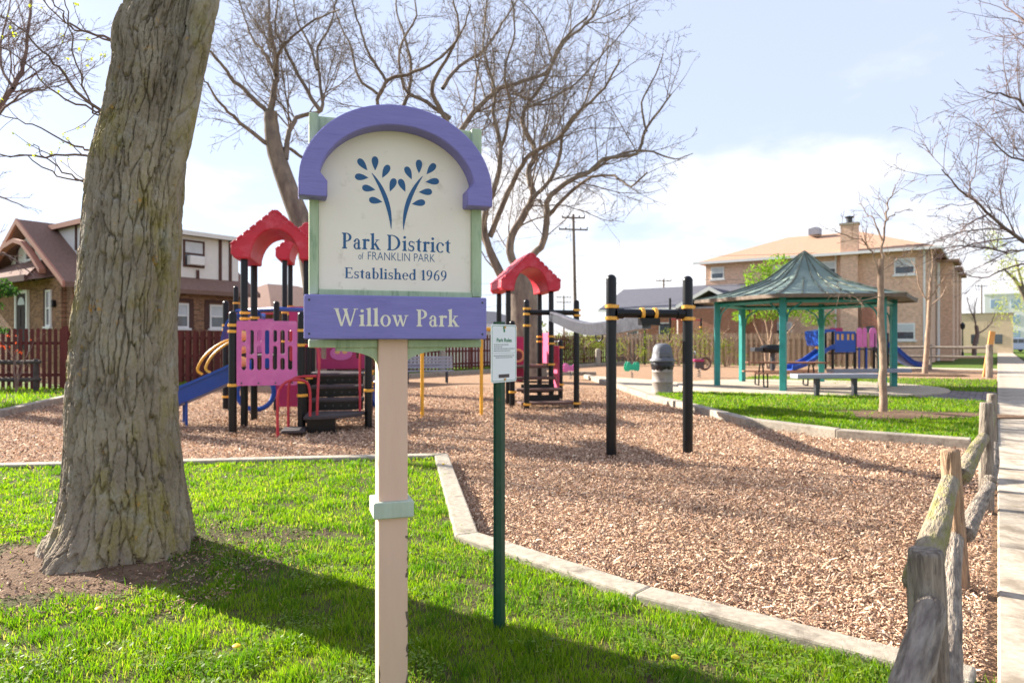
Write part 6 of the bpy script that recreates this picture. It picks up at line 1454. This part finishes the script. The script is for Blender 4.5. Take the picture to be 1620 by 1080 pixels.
# --- brown-roofed house further along
H2 = thing('brown_roof_house', 'low brown roofed house glimpsed between the play roof posts', 'house', P(20.5, 29), S_ANG)
mb = MB(); mb.box(0, 7, 0, 8, 0, 3.1); mb.build('wall', M_BRICKH, H2, smooth=0)
mb = MB(); mb.add([(-.4, -.5, 3.05), (7.4, -.5, 3.05), (7.4, 8.5, 3.05), (-.4, 8.5, 3.05), (2.5, 4, 4.7), (4.5, 4, 4.7)], [(0, 1, 5, 4), (1, 2, 5), (2, 3, 4, 5), (3, 0, 4), (0, 3, 2, 1)]); mb.build('roof', M_SHING, H2, smooth=0)
window(H2, 2.2, 3.2, 1.9, 2.7, 0); window(H2, 4.6, 5.6, 1.9, 2.7, 0)
# --- grey garage behind the red fence
H3 = thing('grey_roof_garage', 'pale garage with a low grey roof behind the red brown fence, right of the sign', 'garage', P(32, 26.5), S_ANG)
mb = MB(); mb.box(0, 7, 0, 6, 0, 2.5); mb.build('wall', M_TRIM, H3, smooth=0)
mb = MB(); mb.prism([(-.5, 2.45), (3, 3.5), (6.5, 2.45), (6.5, 2.6), (3, 3.65), (-.5, 2.6)], -.4, 7.4, 'yz'); mb.build('roof', M_SHINGG, H3, smooth=0)
mb = MB(); mb.box(-.4, 7.4, -.56, -.502, 2.38, 2.6); mb.build('gutter', M_TRIM, H3, smooth=0)
# --- grey-roofed brick house behind the grey fence
H4 = thing('grey_roof_house', 'rose brick house with a grey gabled roof and white gutters behind the grey fence', 'house', P(51, 14.0), S_ANG + R(90))
mb = MB(); mb.box(0, 12.5, -8, 0, 0, 4.0); mb.build('wall', M_BRICKR, H4, smooth=0)
mb = MB(); mb.prism([(-8.6, 3.95), (-4, 5.9), (.6, 3.95), (.6, 4.15), (-4, 6.1), (-8.6, 4.15)], -.5, 13.0, 'yz'); mb.build('roof', M_SHINGG, H4, smooth=0)
mb = MB(); mb.box(1.2, 5.2, .05, 1.5, 0, 3.95); mb.build('wing_wall', M_BRICKR, H4, smooth=0)
mb = MB(); mb.prism([(.7, 4.0), (3.2, 5.3), (5.7, 4.0), (5.7, 4.18), (3.2, 5.48), (.7, 4.18)], -3.6, 1.9); mb.build('wing_roof', M_SHINGG, H4, smooth=0)
for s, (xa, xb) in enumerate(((.66, 3.2), (5.74, 3.2))):
    mb = MB(); mb.add([(xa, 1.92, 3.92), (xa, 1.92, 4.2), (xb, 1.92, 5.52), (xb, 1.92, 5.24), (xa, 1.99, 3.92), (xa, 1.99, 4.2), (xb, 1.99, 5.52), (xb, 1.99, 5.24)], [(0, 1, 2, 3), (4, 7, 6, 5), (0, 3, 7, 4), (1, 5, 6, 2), (0, 4, 5, 1), (3, 2, 6, 7)]); mb.build('bargeboard', M_TRIM, H4, smooth=0)
mb = MB(); mb.box(-.5, 13, .62, .74, 3.92, 4.12); mb.build('gutter', M_TRIM, H4, smooth=0)
mb = MB(); mb.tube([(6.1, .66, 0), (6.1, .66, 3.95)], .06, 8); mb.build('downspout', M_TRIM, H4)
for x in (7.4, 10.2): 
    mb = MB(); mb.box(x - .5, x + .5, .01, .07, 1.8, 3.0); wo = mb.build('window', M_TRIM, H4, smooth=0); mb = MB(); mb.box(x - .42, x + .42, .072, .08, 1.88, 2.92); mb.build('pane', M_GLASS, wo, smooth=0)
# --- buff brick apartment house
AP = thing('apartment_house', 'two storey buff brick apartment house with a tan hipped roof and chimney', 'building', P(55.4, 3.9), S_ANG + R(90))
AW, AD = 15.8, 26.0            # local x runs away from the sidewalk, the face looks to local +y
mb = MB(); mb.box(0, AW, -AD, 0, -.05, 8.0); mb.build('wall', M_BRICKB, AP, smooth=0)
e = .75; mb = MB(); mb.add([(-e, e, 7.95), (AW + e, e, 7.95), (AW + e, -AD - e, 7.95), (-e, -AD - e, 7.95), (5.2, -5.5, 10.35), (AW - 5.2, -5.5, 10.35), (AW - 5.2, -AD + 6, 10.35), (5.2, -AD + 6, 10.35)], [(0, 1, 5, 4), (1, 2, 6, 5), (2, 3, 7, 6), (3, 0, 4, 7), (4, 5, 6, 7), (0, 3, 2, 1)]); mb.build('roof', M_SHINGT, AP, smooth=0)
mb = MB()
mb.box(-e - .05, AW + e + .05, e + .001, e + .08, 7.82, 8.02); mb.box(-e - .08, -e - .001, -AD - e, e, 7.82, 8.02); mb.build('gutter', M_TRIM, AP, smooth=0)
mb = MB(); mb.box(4.35, 5.5, .005, .55, 0, 10.0); ch = mb.build('chimney', M_BRICKB, AP, smooth=0); mb = MB(); mb.box(4.27, 5.58, -.07, .63, 10.001, 10.16); mb.build('chimney_cap', M_CONC, ch, smooth=0)
mb = MB(); mb.lathe([(.2, 10.16), (.22, 10.5), (.34, 10.62), (.05, 10.7)], (4.95, .28, 0), 10); mb.build('chimney_pot', M_STEELD, ch)
def ap_win(x, z, w, h):
    mb = MB(); mb.box(x - w / 2, x + w / 2, .004, .08, z - h / 2, z + h / 2); o = mb.build('window', M_TRIM, AP, smooth=0)
    for k in (0, 1): mb = MB(); mb.box(x - w / 2 + .1, x + w / 2 - .1, .082, .09, z - h / 2 + .1 + k * (h / 2 - .07), z - .03 + k * (h / 2 - .07)); mb.build('pane', M_GLASS if not k else M_BLIND, o, smooth=0)
    mb = MB(); mb.box(x - w / 2 - .1, x + w / 2 + .1, .004, .14, z - h / 2 - .12, z - h / 2 - .003); mb.build('sill', M_TRIM, o, smooth=0)
for x, z, w, h in ((14.8, 7.1, 1.1, 1.0), (6.4, 6.95, 1.1, 1.1), (1.45, 6.8, 1.3, 1.15), (1.45, 2.2, 1.3, 1.2), (9.8, 6.9, 1.1, 1.1), (12.2, 2.3, 1.2, 1.2), (9.6, 2.4, 1.2, 1.2)): ap_win(x, z, w, h)
mb = MB(); mb.box(3.0, 4.1, .004, .5, 0, 5.3); mb.build('entry_bay', M_BRICKR, AP, smooth=0); mb = MB(); mb.box(3.3, 3.8, .502, .53, .4, 2.6); mb.build('door', M_GLASS, AP, smooth=0)
mb = MB(); mb.tube([(.25, .06, 0), (.25, .06, 7.9)], .08, 8); mb.build('downspout', M_TRIM, AP); mb = MB(); mb.tube([(5.9, .06, 0), (5.9, .06, 7.9)], .07, 8); mb.build('downspout', M_TRIM, AP)
for k, y0 in enumerate((-7, -13.5, -20)):
    mb = MB(); mb.box(-1.1, -.005, y0 - 3.2, y0, 0, 7.6); bay = mb.build('bay', M_BRICKB, AP, smooth=0); mb = MB(); mb.box(-1.5, -.01, y0 - 3.6, y0 + .4, 7.602, 7.8); mb.build('bay_roof', M_SHINGT, bay, smooth=0)
    mb = MB(); mb.tube([(-.15, y0 + .12, 0), (-.15, y0 + .12, 7.6)], .12, 8); mb.build('downspout', M_TRIM, bay)
# --- rooftop unit, far buildings
mb = MB()
q = P(60, 12.2); t = thing('rooftop_unit', 'grey air handling unit on the tan apartment roof', 'rooftop unit', (q.x, q.y, 10.2), S_ANG)
mb = MB(); mb.box(-.45, .45, -.45, .45, .0, .55); mb.build('casing', M_BENCHG, t, smooth=0, bevel=.03); mb = MB(); mb.lathe([(.35, .552), (.35, .62)], n=18); mb.build('fan_grille', M_STEEL, t)
b = W(1542, 540, 88); t = thing('beige_building', 'plain beige flat roofed building beyond the apartment house', 'building', (b.x, b.y, 0), S_ANG + R(90))
mb = MB(); mb.box(-4, 4.2, -8, 0, 0, 5.0); mb.build('wall', M_BEIGE, t, smooth=0); mb = MB(); mb.box(-4.1, 4.3, -8.1, .1, 5.001, 5.15); mb.build('coping', M_CONC, t, smooth=0)
for x in (-2.5, 0, 2.5): mb = MB(); mb.box(x - .4, x + .4, .004, .05, 1.2, 2.4); mb.build('window', M_GLASS, t, smooth=0)
b = W(1618, 540, 130); t = thing('white_building', 'tall pale building at the end of the street behind the white van', 'building', (b.x, b.y, 0), S_ANG + R(90))
mb = MB(); mb.box(-8, 6, -10, 0, 0, 10.5); mb.build('wall', M_TRIM, t, smooth=0); mb = MB(); mb.box(-8.1, 6.1, -10.1, .15, 10.501, 10.8); mb.build('parapet', M_STUCCO, t, smooth=0)
for i in range(4):
    for z_ in (2, 5, 8): mb = MB(); mb.box(-6 + i * 3.2, -4.6 + i * 3.2, .004, .08, z_, z_ + 1.6); mb.build('window', M_PALEGLASS, t, smooth=0)
# --- van
vb = W(1604, 540, 99); van = thing('white_van', 'white van parked across the end of the sidewalk', 'van', (vb.x, vb.y, 0), R(2))
pf = [(-2.6, .35), (2.55, .35), (2.6, .8), (2.3, 1.1), (1.5, 1.22), (.85, 1.95), (.6, 2.05), (-2.45, 2.05), (-2.6, 1.9)]
mb = MB(); mb.prism(pf, -.95, .95); bd = mb.build('body', M_VAN, van, smooth=0, bevel=.06, seg=2)
for x0, x1 in ((-2.3, -1.3), (-1.2, -.2), (-.1, .75)): mb = MB(); mb.box(x0, x1, -.965, -.951, 1.3, 1.85); mb.build('window', M_GLASS, van, smooth=0)
for x in (-1.7, 1.7):
    for y in (-.9, .9):
        mb = MB(); mb.torus((x, y, .36), .26, .11, 'y', n=20); w_ = mb.build('wheel', M_TYRE, van); mb = MB(); mb.lathe([(.2, -.05), (.2, .05)], n=14); h_ = mb.build('hub', M_STEEL, w_); h_.rotation_euler = (R(90), 0, 0); h_.location = (x, y, .36)
mb = MB(); mb.box(2.5, 2.66, -.6, .6, .35, .6); mb.build('bumper', M_STEELD, van, smooth=0)
mb = MB(); mb.box(2.40, 2.60, -.9, -.6, .85, 1.0); mb.build('headlight', M_GLASS, van, smooth=0)
# --- lamp post, stop of the side path
b = W(1523, 540, 62); t = thing('street_lamp', 'slim black lantern lamp post in front of the beige building', 'street lamp', (b.x, b.y, 0))
mb = MB(); mb.lathe([(.12, 0), (.10, .4), (.05, .6), (.045, 2.6)], n=10); mb.build('post', M_BLACK, t); mb = MB(); mb.lathe([(.06, 2.6), (.16, 2.68), (.2, 3.0), (.22, 3.02), (.03, 3.25)], n=8); mb.build('lantern', M_STEELD, t)
SPEC_F = dict(SPEC_S, depth=2)
bare_tree('bare_tree', 'small crooked bare tree in front of the beige building', 1542, 66, [
    ([(1541, 562), (1542, 545), (1546, 530), (1544, 515)], 7, 5, 0, False), ([(1545, 530), (1558, 521), (1568, 512), (1572, 500)], 4, 2, 0, True), ([(1544, 516), (1541, 495), (1546, 470)], 4, 2, 0, True), ([(1544, 510), (1535, 490), (1530, 470)], 3, 2, 0, True)], 66, M_TREE, SPEC_F)
# ------------------------------------------------------------------ utility poles and wires
def pole(px, Y, top, arms, lab, lean=0):
    b = W(px, 540, Y); t = thing('utility_pole', lab, 'utility pole', (b.x, b.y, 0))
    mb = MB(); mb.tube([(lean, 0, 0), (0, 0, top)], [.17, .11], 10); mb.build('shaft', M_POLE, t)
    for z_, w_ in arms:
        mb = MB(); mb.box(-w_, w_, -.06, .06, z_ - .06, z_ + .06, rz=R(8)); cr_ = mb.build('crossarm', M_POLE, t, smooth=0)
        for k in (-.95, -.5, .5, .95): mb = MB(); mb.lathe([(.04, z_ + .06), (.06, z_ + .12), (.05, z_ + .2)], (k * w_, 0, 0), 8); mb.build('insulator', M_STEELD, cr_)
    return Vector((b.x, b.y, 0))
p1 = pole(907, 58, 12.3, ((12.0, 1.0), (11.0, 1.25)), 'tall wooden utility pole with two crossarms right of the wide bare tree', .25)
p2 = pole(892, 110, 8.9, ((8.6, 1.2), (7.8, 1.2)), 'small far off utility pole beside the base of the tall one')
p3 = pole(1050, 95, 10.2, ((9.9, 1.1),), 'far off utility pole above the grey roof')
p4 = pole(1553, 120, 11.5, ((11.2, 1.1),), 'far off utility pole above the beige building')
def wire(a, b, sag, r=.016):
    a, b = Vector(a), Vector(b); pts = [a.lerp(b, i / 16) - Vector((0, 0, sag * 4 * (i / 16) * (1 - i / 16))) for i in range(17)]
    return pts, r
wr = thing('power_lines', 'dark power lines strung across the sky past the tall utility pole', 'wires', (p1.x, p1.y, 0))
ends = [((920, 7.0), (1700, 6.5)), ((920, 6.6), (1700, 5.9)), ((920, 8.75), (1700, 8.6))]
for (px, z0), (px1, z1_) in ends:
    a = Vector((p1.x, p1.y, z0)); b = W(px1, 540, 46); pts, r_ = wire(a, (b.x, b.y, z1_), .5); mb = MB(); mb.tube([q - Vector((p1.x, p1.y, 0)) for q in pts], .013, 5); mb.build('wire', M_WIRE, wr)
for z0, z1_, px1, Y1 in ((6.9, 7.2, 560, 62), (5.9, 6.2, 560, 62), (10.9, 9.4, 430, 66), (6.3, 4.2, 700, 60)):
    b = W(px1, 540, Y1); pts, r_ = wire((p1.x, p1.y, z0), (b.x, b.y, z1_), .5); mb = MB(); mb.tube([q - Vector((p1.x, p1.y, 0)) for q in pts], .012, 5); mb.build('wire', M_WIRE, wr)

# ------------------------------------------------------------------ far greenery line at the horizon, dandelions, fallen leaves
random.seed(303)
cl = []
for i in range(80):
    a = R(random.uniform(38, 142)); d = random.uniform(150, 210); cl.append((Vector((d * math.cos(a), d * math.sin(a), random.uniform(.5, 4.5))), (random.uniform(4, 8), 4, random.uniform(1.5, 3.5))))
tag(leaf_cloud('far_treeline', cl, 15000, .55, (0.16, 0.14, 0.10), (0.22, 0.24, 0.12), None, 303), 'hazy line of far trees along the horizon', 'treeline', kind='stuff')
def dandelion():
    t = thing('dandelion', 'small yellow dandelion flower in the front lawn', 'flower', (0, 0, 0), 0, 'dandelions in the front lawn')
    mb = MB(); mb.tube([(0, 0, 0), (.004, 0, .045)], .0016, 5); mb.build('stem', mat('dandelion_stem', (.16, .22, .06), .6), t)
    mb = MB(); mb.lathe([(.004, .044), (.017, .050), (.018, .054), (.010, .059), (.002, .060)], (.004, 0, 0), 14); mb.build('flower_head', mat('dandelion_yellow', (.80, .52, .02), .6, var=.15, scale=60), t); return t
dd = dandelion()
DL = ['yellow dandelion flower below the bare earth at the thick trunk', 'yellow dandelion flower on the sunny grass in front of the trunk shadow', 'yellow dandelion flower at the inner corner of the kerb right of the sign post', 'yellow dandelion flower at the far kerb just beside the tan sign post',
      'yellow dandelion flower at the far kerb, the nearer of two to the thick trunk', 'yellow dandelion flower at the far kerb, the farther of two from the thick trunk', 'yellow dandelion flower at the photo edge left of the thick trunk', 'yellow dandelion flower beside the slanting kerb right of the green post']
for i, (px, py) in enumerate(((155, 978), (373, 1040), (702, 741), (655, 735), (345, 744), (383, 743), (8, 765), (1070, 1058))):
    g = G(px, py, Z_LAWN); o = dd if i == 0 else copy_tree(dd); o.location = g; o.rotation_euler = (0, 0, i * 1.3); o['label'] = DL[i]
